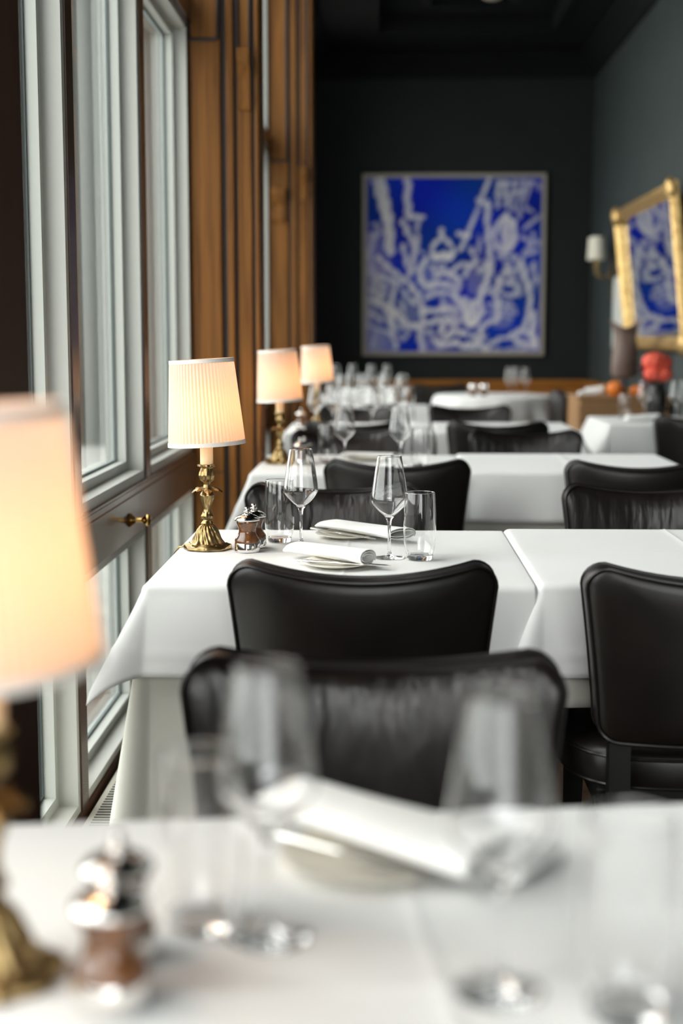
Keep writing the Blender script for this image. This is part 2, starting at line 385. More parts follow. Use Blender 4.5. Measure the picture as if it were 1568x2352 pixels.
def window_pillar(n, y, x1, depth):
    u = (x1 - WX) / 0.265
    X_ = lambda v: WX + v * u
    parts = [(WX - 0.2, X_(0.255), y + 0.03, y + depth, 0, ZC), (WX, X_(0.118), y, y + 0.031, 0, ZC), (X_(0.140), X_(0.168), y - 0.012, y + 0.031, 0, ZC),
             (X_(0.180), X_(0.236), y + 0.004, y + 0.031, 0, ZC), (X_(0.248), X_(0.265), y - 0.006, y + depth, 0, ZC)]
    g = [(X_(0.118), X_(0.140), y + 0.026, y + 0.0305, 0, ZC), (X_(0.168), X_(0.180), y + 0.02, y + 0.0305, 0, ZC), (X_(0.236), X_(0.248), y + 0.02, y + 0.0305, 0, ZC),
         (X_(0.0), X_(0.118), y - 0.0012, y + 0.001, 0.70, 0.704)]
    root = pillar(n, parts, M['wood'], g)
    rounded_outline(X_(0.0), X_(0.112), y and 2.34, 3.9, 0.02, y - 0.003, 0.008).build('panel_moulding', M['wood_dark'], root)
    rounded_outline(X_(0.186), X_(0.230), 2.30, 3.9, 0.015, y + 0.002, 0.006).build('panel_moulding', M['wood_dark'], root)
    bracket(X_(0.186), X_(0.232), y + 0.004, 2.08, 0.22, root)
    bracket(X_(0.02), X_(0.10), y, 1.95 if y > 8 else 2.62, 0.22, root)
    return root
window_pillar(5, 5.53, -0.475, 0.22)
window_pillar(6, 9.29, -0.462, 0.31)
pillar(7, [(WX - 0.2, -0.69, 13.3, 14.4, 0, 3.62)], M['wood'], [(-0.6898, -0.686, 13.8, 13.9, 0, 3.4)])
# floor convector with slotted grille under the windows
cv = empty('floor_convector', (WX + 0.075, 3.9, 0)); tag(cv, 'low cream slotted convector on the floor below the windows', 'heater')
MB().box(-0.06, 0.06, -1.5, 1.5, 0, 0.05).build('casing', M['convector'], cv, smooth=False)
sl = MB()
for k in range(150): sl.box(-0.045, 0.045, -1.49 + k * 0.02, -1.482 + k * 0.02, 0.0495, 0.0515)
sl.build('grille_slots', M['slot'], cv, smooth=False)['kind'] = 'stuff'

# ---- outside
tag(MB().box(-14, -1.05, -8, 40, -0.3, -0.12).build('terrace', M['terrace'], smooth=False), kind='structure')
fa = tag(empty('added_facade_wing', (-2.9, 17.5, 0)), 'added sage green wing outside the windows, its fins imitating reflected streaks', 'building')  # invented wing: sets the panes' tone, its fins imitate reflected frame streaks
MB().box(-2.1, 1.9, 0, 3, -0.12, 8).build('facade_wall', M['facade'], fa, smooth=False)
fw = MB()
for k in range(10): fw.box(-2.0 + k * 0.39, -1.82 + k * 0.39, -0.02, 0.0, 0.5, 7.8)
fw.build('facade_glazing', M['facade_dark'], fa, smooth=False)
fb = MB()
for k in range(20): fb.box(-2.05 + k * 0.195, -2.02 + k * 0.195, -0.12, -0.02, 0, 8)
fb.build('streak_fin', mat('streak_fin_paint', (0.085, 0.10, 0.094), 0.6), fa, smooth=False)['kind'] = 'stuff'

# ------------------------------------------------------------------ tablecloths and tables
def lines(a, b, step, extra=()):
    n = max(2, int(round((b - a) / step))); L = [a + (b - a) * k / n for k in range(n + 1)]
    for e in extra:
        if a < e < b: L += [e - 0.004, e, e + 0.004]
    return sorted(L)
def cloth(name, cx, cy, hx, hy, z, L, m, flare=(.08, .08, .08, .08), fold=0.5, wav=0.05, rot=0, seed=0, step=0.02, clampx=(9, 9), creases=True, holes=(), rb=0.018, tip=0.0, top=True, solid=0.0012):
    rnd = random.Random(seed); ph = [rnd.uniform(0, 6.28) for _ in range(8)]
    ex = (-hx + 0.02 + hx * 0.98,) if creases else ()
    def axis(h):
        fine = [rb * PI / 2 * k / 5 for k in range(6)]
        n = max(2, int((L - fine[-1]) / step)); over = fine[1:] + [fine[-1] + (L - fine[-1]) * k / n for k in range(1, n + 1)]
        mid = lines(-h, h, step * 1.6, (0.0,) if creases else ())
        return [-h - o for o in reversed(over)] + mid + [h + o for o in over]
    U = axis(hx); V = axis(hy); vs = []; keep = {}
    q = rb * PI / 2
    for j, v in enumerate(V):
        for i, u in enumerate(U):
            dx = u - hx if u > hx else (u + hx if u < -hx else 0); dy = v - hy if v > hy else (v + hy if v < -hy else 0)
            bx = max(-hx, min(hx, u)); by = max(-hy, min(hy, v)); r = math.hypot(dx, dy)
            if r < 1e-9:
                zz = z
                if creases:
                    zz += 0.0016 * math.exp(-(u / 0.003) ** 2) + 0.0016 * math.exp(-(v / 0.003) ** 2)
                vs.append((bx, by, zz)); continue
            ax, ay = abs(dx) / r, abs(dy) / r; ang = math.atan2(ay, ax)
            Fx = flare[1] if dx > 0 else flare[0]; Fy = flare[3] if dy > 0 else flare[2]
            F = Fx * ax * ax + Fy * ay * ay
            s = by if ax > ay else bx
            w = wav * (math.sin(s * 17 + ph[0]) + 0.6 * math.sin(s * 31 + ph[1]) + 0.5 * math.sin(s * 7 + ph[2])) * min(1, r / 0.3)
            c2 = abs(math.sin(2 * ang)) ** 2
            if dx and dy: near = 1.0
            else: near = math.exp(-(((hx - abs(bx)) if dy else (hy - abs(by))) / 0.13) ** 2)
            sgx = 1 if u > 0 else -1
            if clampx[1 if sgx > 0 else 0] < 0.01: near *= 0.25
            base_k = max(0.0, fold * 0.62 - F)
            F = F + w * (1 - near) + near * (base_k + (fold - base_k - F) * c2 * 1.0 if fold > F + base_k else base_k)
            F = max(-0.02, min(0.85, F))
            if r < q: h = rb * math.sin(r / rb); d = rb * (1 - math.cos(r / rb))
            else: h = rb + F * (r - q); d = rb + (r - q) * math.sqrt(1 - F * F)
            h += 0.0022 * (0.74 * L < r < 0.80 * L) * (L < 0.4)
            ox = h * dx / r; oy = h * dy / r
            ox = max(-clampx[0], min(clampx[1], ox))
            zz = z - d
            if zz < 0.012: zz = 0.012
            vs.append((bx + ox, by + oy, zz))
    fs = []; n = len(U)
    for j in range(len(V) - 1):
        for i in range(n - 1):
            f = (j * n + i, j * n + i + 1, (j + 1) * n + i + 1, (j + 1) * n + i)
            bad = False
            for (hx0, hx1, side) in holes:
                for k in f:
                    x_, y_, z_ = vs[k]
                    if hx0 < x_ < hx1 and z_ < 0.50 and (y_ < -hy + 0.02 if side == 'f' else y_ > hy - 0.02): bad = True
            if not bad: fs.append(f)
    o = MB().add(vs, fs).build(name, m, angle=180, fix=False, solid=solid)
    o.location = (cx, cy, 0); o.rotation_euler = (0, 0, rot)
    return o
def make_table():
    root = empty('dining_table')
    MB().box(-0.375, 0.375, -0.375, 0.375, 0.705, 0.735).build('tabletop', M['ebony'], root, smooth=False, bevel=0.006)
    MB().lathe([(0.035, 0.03), (0.03, 0.06), (0.03, 0.66), (0.08, 0.705)], 24).build('pedestal', M['ebony'], root)
    MB().lathe([(0.20, 0.0), (0.20, 0.012), (0.06, 0.03), (0.035, 0.03)], 32).build('table_base', M['ebony'], root)
    return root
TABLE = Kind(make_table)
def table(cx, cy, where, hx=0.39, hy=0.39, z=0.741, rot=0, flare=(.10, .10, .08, .06), clampx=(9, 9), L=0.195, seed=0, step=0.02, under=True, holes=(), Lu=0.71, fold=0.5, creases=True):
    sx = hx - 0.006; sy = hy - 0.006
    TABLE.put((cx, cy, 0), rot, 'dark square table hidden under ' + where, 'table', scale=(sx / 0.376, sy / 0.376, (z - 0.006) / 0.735))
    if under:
        o = cloth('undercloth', cx, cy, hx - 0.004, hy - 0.004, z - 0.003, Lu, M['under'], flare=tuple(min(0.06, f * .5) for f in flare), fold=0.20, wav=0.05, rot=rot, seed=seed + 50, step=step * 1.6,
                  clampx=tuple(c * 0.6 for c in clampx), creases=False, holes=holes, rb=0.014)
        tag(o, 'long cream undercloth of ' + where, 'tablecloth')
    o = cloth('tablecloth', cx, cy, hx, hy, z, L, M['cloth'], flare=flare, fold=fold, wav=0.035, rot=rot, seed=seed, step=step, clampx=clampx, creases=creases)
    tag(o, 'smooth white cloth over ' + where, 'tablecloth')
C_ = 0.006
table(0.045, 1.03, 'the nearest table, with the large blurred lamp', rot=math.radians(7), seed=1, step=0.018, holes=((-0.39, 0.39, 'b'),))
table(-0.083, 3.183, 'the sharp table with brass lamp and pepper mills', hx=0.381, hy=0.392, seed=2, step=0.011, flare=(.42, 0.0, .12, .04), clampx=(9, 0.004), holes=((-0.24, 0.36, 'f'), (-0.36, 0.26, 'b')), fold=0.56)
table(0.708, 3.183, 'the bare table right of the sharp lamp table', hx=0.388, hy=0.392, z=0.746, seed=3, step=0.011, flare=(0.0, .10, .10, .04), clampx=(0.055, 9), holes=((-0.37, 0.2, 'f'), (-0.26, 0.34, 'b')), fold=0.42)
table(-0.089, 5.49, 'the window table with the second brass lamp', hx=0.379, hy=0.39, seed=4, step=0.018, flare=(.03, 0.0, .10, .04), clampx=(9, 0.004), holes=((-0.14, 0.42, 'f'), (-0.4, 0.4, 'b')))
table(0.716, 5.51, 'the bare table behind the paired black chairs at right', hx=0.40, hy=0.39, z=0.746, seed=5, step=0.018, flare=(0.10, .10, .10, .04), clampx=(0.10, 9), holes=((-0.12, 0.4, 'f'), (-0.36, 0.24, 'b')), fold=0.6)
table(-0.125, 7.685, 'the window table with the third brass lamp', hx=0.375, hy=0.385, seed=6, step=0.022, flare=(.2, 0.05, .10, .04), clampx=(9, 0.004), holes=((-0.4, 0.4, 'f'), (-0.4, 0.4, 'b')))
table(0.64, 7.675, 'the bare table just before the round one', hx=0.36, hy=0.375, z=0.746, seed=7, step=0.022, flare=(.0, 0.08, .10, .04), clampx=(0.004, 9), holes=((-0.4, 0.4, 'f'), (-0.4, 0.4, 'b')))
table(-0.065, 9.88, 'the crowded glass table against the pillar far left', hx=0.37, hy=0.37, seed=8, step=0.025, flare=(.02, 0.10, .12, .04), holes=((-0.4, 0.4, 'f'), (-0.4, 0.4, 'b')))
table(-0.20, 12.1, 'the farthest window table below the blue painting', hx=0.29, hy=0.37, seed=9, step=0.03)
table(1.645, 8.40, 'the right wall table with the coral flowers', hx=0.375, hy=0.40, seed=10, step=0.02, flare=(.25, 0.0, .08, .04), clampx=(9, 0.004), holes=((-0.26, 0.36, 'f'),))
# round table
rt = empty('round_table', (0.93, 11.9, 0)); tag(rt, 'round pedestal table hidden beneath the rippled white cloth', 'table')
MB().lathe([(0.48, 0.705), (0.49, 0.72), (0.48, 0.735)], 48).build('tabletop', M['ebony'], rt)
MB().lathe([(0.25, 0.0), (0.25, 0.02), (0.05, 0.05), (0.04, 0.70)], 32).build('pedestal', M['ebony'], rt)
def round_cloth(R, z, L, m, amp, n=9, name='tablecloth', seed=0):
    rnd = random.Random(seed); prof = [0, R * .5, R - 0.01, R]
    rings = []; S = 144; ph = rnd.uniform(0, 6)
    for k in range(4): rings.append([(prof[k] * math.cos(2 * PI * s / S), prof[k] * math.sin(2 * PI * s / S), z - (0.004 if k == 3 else 0)) for s in range(S)])
    for k in range(1, 13):
        t = k / 12; row = []
        for s in range(S):
            a = 2 * PI * s / S; w = amp * t * (math.sin(n * a + ph) + 0.45 * math.sin((n * 2 + 1) * a + ph * 2)); rr = R + 0.012 + 0.05 * t * L / .3 + w
            row.append((rr * math.cos(a), rr * math.sin(a), z - 0.006 - L * t - 0.02 * t * math.sin(n * a + ph)))
        rings.append(row)
    o = MB().loops(rings, cap0=False, cap1=False).build(name, m, angle=180, solid=0.0015); return o
o = round_cloth(0.50, 0.743, 0.26, M['cloth'], 0.035, 8, seed=4); o.location = (0.93, 11.9, 0); tag(o, 'rippled white tablecloth draped over the far round table', 'tablecloth')
o = round_cloth(0.485, 0.737, 0.265, M['under'], 0.012, 8, 'undercloth', seed=6); o.location = (0.93, 11.9, 0); tag(o, 'cream undercloth beneath the rippled white cloth of the round table', 'tablecloth')

# ------------------------------------------------------------------ chairs
def superell(n, hw_top, hw_bot, z0, z1, r, dip):
    """outline of the backrest in (s, z), counter clockwise from bottom centre"""
    pts = []
    def hw(t): return hw_bot + (hw_top - hw_bot) * t
    H = z1 - z0; rc = r
    # right half
    for k in range(6): pts.append((k / 6 * (hw_bot - rc), z0))
    for k in range(7): a = -PI / 2 + PI / 2 * k / 6; pts.append((hw_bot - rc + rc * math.cos(a), z0 + rc + rc * math.sin(a)))
    for k in range(1, 10):
        t = k / 10; e = t ** 1.2; pts.append((hw_bot + (hw_top - hw_bot) * e, z0 + rc + (H - 2 * rc) * t))
    for k in range(7): a = PI / 2 * k / 6; pts.append((hw_top - rc + rc * math.cos(a), z1 - rc + rc * math.sin(a)))
    m = hw_top - rc
    for k in range(1, 10): s = m * (1 - k / 9); pts.append((s, z1 - dip * (1 - (s / m) ** 2)))
    left = [(-s, z) for (s, z) in reversed(pts[1:-1])]
    return pts + left
def make_chair():
    root = empty('dining_chair')
    out = superell(0, 0.250, 0.222, 0.475, 0.808, 0.040, 0.026)
    cz = 0.64; cvt = 0.055; T = 0.041
    def P(s, z, t):
        y = t + cvt * (s / 0.25) ** 2 - 0.10 * (z - 0.5)     # curved in plan, slightly raked back
        return (s, y, z)
    def ringpts(scale_in, t):
        return [P(s * (1 - scale_in / 0.25), cz + (z - cz) * (1 - scale_in / 0.17), t) for (s, z) in out]
    def rg_(spec): return [[P(s * (1 - min(i_ / 0.25, .97)), cz + (z - cz) * (1 - min(i_ / 0.25, .97)), t) for (s, z) in out] for (i_, t) in spec]
    b = MB().loops(rg_(((0.24, -T - .004), (0.20, -T - .004), (0.15, -T - 0.004), (0.09, -T - 0.003), (0.04, -T - 0.001), (0.015, -T + 0.002), (0.004, -T + 0.006), (0, -T + 0.011), (-0.001, 0), (0, T - 0.014), (0.004, T - 0.006))), cap1=False).build('backrest', M['leather'], root, angle=180)
    MB().loops(rg_(((0.004, T - 0.007), (0.007, T - 0.003), (0.014, T + 0.001), (0.035, T + 0.006), (0.08, T + 0.011), (0.14, T + 0.013), (0.20, T + 0.014), (0.24, T + 0.014))), cap0=False).build('back_cushion', M['leather_front'], root, angle=180)
    for t in (-T + 0.006, T - 0.008):
        pp = [P(s * (1 + 0.0), z + (0.000), t) for (s, z) in out]
        MB().tube(pp, 0.0034, 6, closed=True).build('piping', M['piping'], b)
    # seat: rounded cushion
    def so(ins, z, grow=0):
        pts = []; a_ = 0.265 - ins; b_ = 0.235 - ins
        for k in range(56):
            a = 2 * PI * k / 56; c, s = math.cos(a), math.sin(a); p = 2 / 3.4
            x = a_ * abs(c) ** p * (1 if c > 0 else -1); y = b_ * abs(s) ** p * (1 if s > 0 else -1)
            x *= 1.0 + 0.05 * (y / 0.235); pts.append((x, 0.275 + y, z))
        return pts
    rg = [so(0.02, 0.365), so(0.004, 0.368), so(0, 0.375), so(0.0, 0.425), so(0.003, 0.434), so(0.012, 0.442), so(0.04, 0.452), so(0.09, 0.460), so(0.15, 0.464), so(0.20, 0.466)]
    s_ = MB().loops(rg).build('seat', M['seat'], root, angle=60)
    MB().tube(so(0.0, 0.428), 0.0035, 6, closed=True).build('piping', M['piping'], s_)
    MB().tube(so(0.002, 0.372), 0.0035, 6, closed=True).build('piping', M['piping'], s_)
    for sgn in (-1, 1):
        x = sgn * 0.178
        rr = []
        for (z, y, w) in ((0.0, -0.050, 0.015), (0.20, -0.005, 0.018), (0.36, 0.022, 0.020), (0.485, 0.030, 0.020)):
            rr.append([(x - w, y - w + .005, z), (x + w, y - w + .005, z), (x + w, y + w + .005, z), (x - w, y + w + .005, z)])
        MB().loops(rr).build('leg', M['ebony'], root, smooth=False)
        x = sgn * 0.205; rr = []
        for (z, y, w) in ((0.0, 0.475, 0.014), (0.37, 0.44, 0.021)):
            rr.append([(x - w, y - w, z), (x + w, y - w, z), (x + w, y + w, z), (x - w, y + w, z)])
        MB().loops(rr).build('leg', M['ebony'], root, smooth=False)
    MB().box(-0.215, 0.215, 0.055, 0.485, 0.33, 0.37).build('seat_frame', M['ebony'], root, smooth=False, bevel=0.005)
    return root
CH = Kind(make_chair)
chairs = [
 (-0.038, 2.62, 0, 'black leather chair in focus, back to camera, at the sharp lamp table'),
 (0.625, 2.60, 0, 'black leather chair at right edge with its padded seat and leg visible'),
 (-0.012, 1.87, PI, 'large blurred black leather chair facing camera behind the nearest glasses'),
 (-0.142, 4.07, PI, 'creased black leather chair facing camera behind the sharp wine glasses'),
 (0.765, 4.07, PI, 'creased black leather chair facing camera behind the bare table at right'),
 (0.048, 4.86, 0, 'black leather chair, back to camera, at the second brass lamp table'),
 (0.875, 4.84, 0, 'black leather chair, back to camera, just behind the creased chair at right'),
 (-0.165, 6.45, PI, 'black chair facing camera beyond the second lamp table'),
 (-0.14, 7.12, 0, 'black chair, back to camera, tucked in at the third lamp table'),
 (0.640, 6.45, PI, 'black chair facing camera behind the middle bare table'),
 (0.568, 7.08, 0, 'black chair, back to camera, half behind the one at the middle bare table'),
 (-0.15, 8.75, PI, 'black chair behind the third lamp table among distant glasses'),
 (0.53, 8.80, PI, 'black chair facing camera in front of the round table'),
 (1.70, 7.62, 0, 'black chair cut by the right edge at the coral flower table'),
]
for x, y, r_, lb in chairs: CH.put((x, y, 0), r_, lb, 'chair')
CH.put((0.50, 12.80, 0), PI + 0.35, 'dark chair at the left side of the round table by the wainscot', 'chair')
CH.put((1.40, 11.08, 0), PI / 2 + 0.1, 'dark chair at the right side of the round table', 'chair')
st = empty('stool', (0.35, 2.02, 0)); tag(st, 'low round black leather stool just showing over the nearest table', 'stool')
MB().lathe([(0.14, 0.40), (0.155, 0.41), (0.158, 0.462), (0.15, 0.480), (0.12, 0.490), (0.02, 0.495)], 40).build('seat', M['seat'], st)
for k in range(4):
    a = PI / 4 + k * PI / 2; MB().tube([(0.10 * math.cos(a), 0.10 * math.sin(a), 0.385), (0.14 * math.cos(a), 0.14 * math.sin(a), 0.0)], 0.012, 8).build('leg', M['ebony'], st)

# ------------------------------------------------------------------ lamps
def make_lamp():
    root = empty('table_lamp')
    # base
    def octo(r, z, a, i):
        if z < 0.012: r = r * (1 + 0.035 * math.cos(8 * a))
        elif z < 0.06: r = r * (1 + 0.10 * math.cos(6 * a + 60 * z) * (1 - z / 0.07)) + 0.0011 * math.sin(18 * a + 160 * z) + 0.0006 * math.sin(9 * a - 260 * z)
        return r, z + (0.003 * math.cos(4 * a) if 0.004 < z < 0.012 else 0)
    base = [(0.0535, 0.0), (0.0545, 0.003), (0.053, 0.007), (0.045, 0.010), (0.037, 0.014), (0.033, 0.021), (0.029, 0.032), (0.025, 0.043), (0.018, 0.052), (0.010, 0.057)]
    def dense(pr, n=5):
        o = []
        for k in range(len(pr) - 1):
            for q in range(n): t = q / n; o.append((pr[k][0] * (1 - t) + pr[k + 1][0] * t, pr[k][1] * (1 - t) + pr[k + 1][1] * t))
        return o + [pr[-1]]
    MB().lathe(dense(base), 144, octo).build('base', M['brass'], root)
    def bal(r, z, a, i): return r * (1 + (0.13 * math.sin(5 * a + 50 * z) + 0.05 * math.sin(11 * a - 80 * z)) * (r > 0.0095)) , z
    stemp = [(0.010, 0.055), (0.013, 0.059), (0.010, 0.064), (0.0085, 0.067), (0.013, 0.071), (0.0135, 0.076), (0.010, 0.082), (0.0085, 0.092), (0.010, 0.104), (0.0145, 0.117), (0.0155, 0.124), (0.012, 0.131),
             (0.009, 0.136), (0.009, 0.141), (0.0075, 0.149), (0.009, 0.154), (0.015, 0.161), (0.0172, 0.170), (0.016, 0.178), (0.0125, 0.186), (0.013, 0.189), (0.019, 0.191), (0.019, 0.195), (0.015, 0.196)]
    MB().lathe(dense(stemp), 60, bal).build('stem', M['brass'], root)
    # leafy drip pan
    lf = MB()
    for k in range(8):
        a = 2 * PI * k / 8 + 0.2; d = Vector((math.cos(a), math.sin(a), 0)); p = Vector((-d.y, d.x, 0)); rings = []
        for t, w, zz in ((0.006, 0.004, 0.139), (0.014, 0.009, 0.141), (0.022, 0.011, 0.139), (0.029, 0.008, 0.136 + 0.004 * (k % 2)), (0.035, 0.002, 0.131 + 0.006 * (k % 2))):
            c = d * t; rings.append([c + p * w + Vector((0, 0, zz - 0.002)), c + Vector((0, 0, zz + 0.0015)), c - p * w + Vector((0, 0, zz - 0.002)), c + Vector((0, 0, zz - 0.0015))])
        lf.loops(rings)
    lf.build('leaf_collar', M['brass'], root)
    # candle sleeve with wax drips
    cs = MB().lathe([(0.0150, 0.194), (0.0150, 0.250), (0.012, 0.258), (0.006, 0.259)], 28)
    for k in range(5):
        a = k * 1.3; cs.tube([(0.0152 * math.cos(a), 0.0152 * math.sin(a), 0.254), (0.0155 * math.cos(a), 0.0155 * math.sin(a), 0.240 - 0.006 * (k % 3))], [0.0018, 0.0024], 6)
    cs.build('candle_sleeve', M['candle'], root)
    # shade carrier, tilted a little like in the photo
    S = 60 * 6; z0, z1 = 0.240, 0.436
    def pl(r, z, a, i):
        return r + 0.0011 * math.cos(60 * a) * (1.0 if 0.244 < z < 0.430 else 0.2), z
    zs = [z0 + (z1 - z0) * k / 14 for k in range(15)]
    mbs = MB(); mbs.lathe([(0.0875 - 0.0150 * (z - z0) / (z1 - z0), z) for z in zs], S, pl, cap0=False, cap1=False)
    sh = mbs.build('lamp_shade', M['shade'], root, angle=180)
    for zz, rr, h in ((z0, 0.0883, 0.009), (z1 - 0.009, 0.0733, 0.009)):
        t = MB(); t.lathe([(rr - 0.0012, zz - 0.0005), (rr + 0.0012, zz), (rr + 0.0008, zz + h), (rr - 0.0012, zz + h)], 90, cap0=False, cap1=False)
        t.build('shade_trim', M['shade_trim'], sh)
    # shade ring carrier
    car = MB()
    for k in range(3):
        a = k * 2 * PI / 3; car.tube([(0, 0, 0.30), (0.071 * math.cos(a), 0.071 * math.sin(a), 0.425)], 0.001, 5)
    car.build('shade_carrier', M['brass_polished'], sh)
    sh.matrix_local = Matrix.Translation((0, 0, 0.335)) @ Matrix.Rotation(math.radians(-3.2), 4, 'Y') @ Matrix.Translation((-0.004, 0, -0.335))
    MB().sphere((0, 0, 0), 0.012, 14, 10, (1, 1, 2.0)).build('bulb', M['bulb'], root).location = (0, 0, 0.287)
    MB().lathe([(0.007, 0.256), (0.007, 0.266)], 12).build('bulb_socket', M['brass_polished'], root)
    li = bpy.data.lights.new('bulb_light', 'POINT'); li.energy = LAMP_W; li.color = (1.0, 0.50, 0.21); li.shadow_soft_size = 0.02
    lo = bpy.data.objects.new('bulb_light', li); COL.objects.link(lo); lo.parent = root; lo.location = (0, 0, 0.335)
    return root
LAMP_W = 0.072
LA = Kind(make_lamp)
TZ = 0.7425
LA.put((-0.299, 1.034, TZ), 0.3, 'large blurred brass table lamp with glowing orange pleated shade at the left edge', 'lamp')
LA.put((-0.405, 3.246, TZ), 0.0, 'sharp antique brass candlestick lamp with white pleated shade beside the pepper mills', 'lamp')
LA.put((-0.397, 5.458, TZ), 0.25, 'second brass candlestick lamp, just right of the sharp one', 'lamp')
LA.put((-0.357, 7.68, TZ), 0.5, 'smallest brass table lamp, closest to the dark wall', 'lamp')
tag(MB().tube([(-0.453, 3.25, 0.7455), (-0.463, 3.252, 0.7460), (-0.473, 3.256, 0.7435), (-0.484, 3.26, 0.728), (-0.500, 3.265, 0.69), (-0.57, 3.28, 0.50)], 0.0022, 8).build('lamp_cord', M['brass']), 'thin golden cord running from the sharp lamp over the table edge', 'cord')

# ------------------------------------------------------------------ tableware
def smooth_profile(p, n=5):
    o = []
    for k in range(len(p) - 1):
        a, b, c, d = p[max(k - 1, 0)], p[k], p[k + 1], p[min(k + 2, len(p) - 1)]
        for q in range(n):
            t = q / n
            o.append(tuple(0.5 * (2 * b[i] + (c[i] - a[i]) * t + (2 * a[i] - 5 * b[i] + 4 * c[i] - d[i]) * t * t + (3 * b[i] - a[i] - 3 * c[i] + d[i]) * t ** 3) for i in (0, 1)))
    return o + [p[-1]]
def make_wine():
    root = empty('wine_glass')
    bowl = [(0.0035, 0.0905), (0.010, 0.0935), (0.020, 0.1010), (0.030, 0.1110), (0.0375, 0.1205), (0.0402, 0.1270), (0.0405, 0.1330), (0.0392, 0.1450), (0.0360, 0.1680), (0.0322, 0.1930), (0.0290, 0.2120), (0.0268, 0.2250)]
    bowl = smooth_profile(bowl)
    inner = [(max(r - 0.0009, 0.0008), z + 0.0016 * max(0, 1 - k / 30)) for k, (r, z) in enumerate(bowl)]
    inner[-1] = (bowl[-1][0] - 0.0009, bowl[-1][1])
    b = MB().lathe(bowl + inner[::-1], 72).build('bowl', M['clear_glass'], root, angle=45)
    rr, rz = bowl[-1]; rr -= 0.00045
    MB().tube([(rr * math.cos(2 * PI * k / 72), rr * math.sin(2 * PI * k / 72), rz + 0.0006) for k in range(72)], 0.0007, 8, closed=True).build('rim', M['solid_glass'], b)
    st_ = [(0.0090, 0.0035), (0.0055, 0.008), (0.0038, 0.018), (0.0034, 0.040), (0.0036, 0.068), (0.0048, 0.081), (0.0070, 0.087), (0.0110, 0.0925), (0.0105, 0.0945), (0.004, 0.0925)]
    MB().lathe(st_, 32).build('stem', M['solid_glass'], root, angle=180)
    ft = [(0.0340, 0.0), (0.0352, 0.0008), (0.0340, 0.0016), (0.020, 0.0028), (0.0095, 0.0050), (0.004, 0.0065)]
    MB().lathe(ft, 56).build('foot', M['solid_glass'], root, angle=60)
    return root
def make_tumbler():
    root = empty('water_glass')
    body = [(0.0290, 0.0105), (0.0315, 0.018), (0.0338, 0.030), (0.0354, 0.045), (0.0361, 0.062), (0.0360, 0.080), (0.0352, 0.105), (0.0340, 0.128), (0.0328, 0.147)]
    body = smooth_profile(body)
    inner = [(r - 0.0011, z + (0.001 if k == 0 else 0)) for k, (r, z) in enumerate(body)]
    b = MB().lathe(body + inner[::-1], 72, cap0=False, cap1=False)
    n_ = len(b.v) // 72
    b.f += [((n_ - 1) * 72 + k, (n_ - 1) * 72 + (k + 1) % 72, (k + 1) % 72, k) for k in range(72)]
    b = b.build('body', M['clear_glass'], root, angle=45)
    MB().tube([(0.03225 * math.cos(2 * PI * k / 72), 0.03225 * math.sin(2 * PI * k / 72), 0.1477) for k in range(72)], 0.0008, 8, closed=True).build('rim', M['solid_glass'], b)
    base = [(0.0262, 0.0), (0.0275, 0.0012), (0.0292, 0.0100), (0.0285, 0.0112), (0.020, 0.0098), (0.006, 0.0092)]
    MB().lathe(base, 56).build('glass_base', M['solid_glass'], root, angle=40)
    return root
def make_mill():
    root = empty('pepper_mill')
    MB().lathe([(0.0280, 0.0), (0.0290, 0.001), (0.0290, 0.019), (0.0283, 0.0205)], 48).build('silver_base', M['chrome'], root)
    MB().lathe([(0.0270, 0.0195), (0.0285, 0.021), (0.0287, 0.027), (0.0262, 0.0315), (0.0225, 0.037), (0.0196, 0.0435), (0.0190, 0.048), (0.0200, 0.054), (0.0225, 0.060), (0.0240, 0.0655), (0.0240, 0.070), (0.022, 0.073)], 48).build('wooden_body', M['walnut'], root)
    cap = MB().lathe([(0.0240, 0.070), (0.0284, 0.0715), (0.0290, 0.0740), (0.0280, 0.0765), (0.0262, 0.0785), (0.0225, 0.0815), (0.0150, 0.0850), (0.0080, 0.0870), (0.0050, 0.0880), (0.004, 0.0895)], 48).build('silver_cap', M['chrome'], root)
    MB().lathe([(0.0040, 0.0885), (0.0078, 0.0900), (0.0085, 0.0922), (0.0065, 0.0938), (0.0035, 0.0945), (0.0048, 0.0975), (0.0060, 0.0995), (0.0050, 0.1015), (0.0020, 0.1025)], 28).build('turning_knob', M['chrome'], cap)
    return root
def make_plate():
    o = MB().lathe([(0.040, 0.0), (0.044, 0.0008), (0.060, 0.0050), (0.0765, 0.0098), (0.0775, 0.0108), (0.0765, 0.0116), (0.060, 0.0078), (0.045, 0.0036), (0.01, 0.0030)], 64).build('side_plate', M['plate'])
    return o
def make_knife():
    root = empty('table_knife')
    rg = []
    for x_, w, h in ((-0.105, 0.003, 0.002), (-0.102, 0.0065, 0.0032), (-0.06, 0.0055, 0.003), (-0.02, 0.0040, 0.0026), (-0.008, 0.0036, 0.0024)):
        rg.append([(x_, w * math.cos(2 * PI * k / 10), 0.0035 + h * math.sin(2 * PI * k / 10)) for k in range(10)])
    MB().loops(rg).build('handle', M['steel'], root)
    rg = []
    for x_, w, h in ((-0.009, 0.004, 0.0015), (0.0, 0.0075, 0.0009), (0.06, 0.0085, 0.0008), (0.095, 0.0065, 0.0006), (0.108, 0.001, 0.0004)):
        rg.append([(x_, -w * 0.8, 0.0035 - h), (x_, w, 0.0035 - h), (x_, w, 0.0035 + h), (x_, -w * 0.8, 0.0035 + h)])
    MB().loops(rg).build('blade', M['steel'], root, smooth=False)
    return root
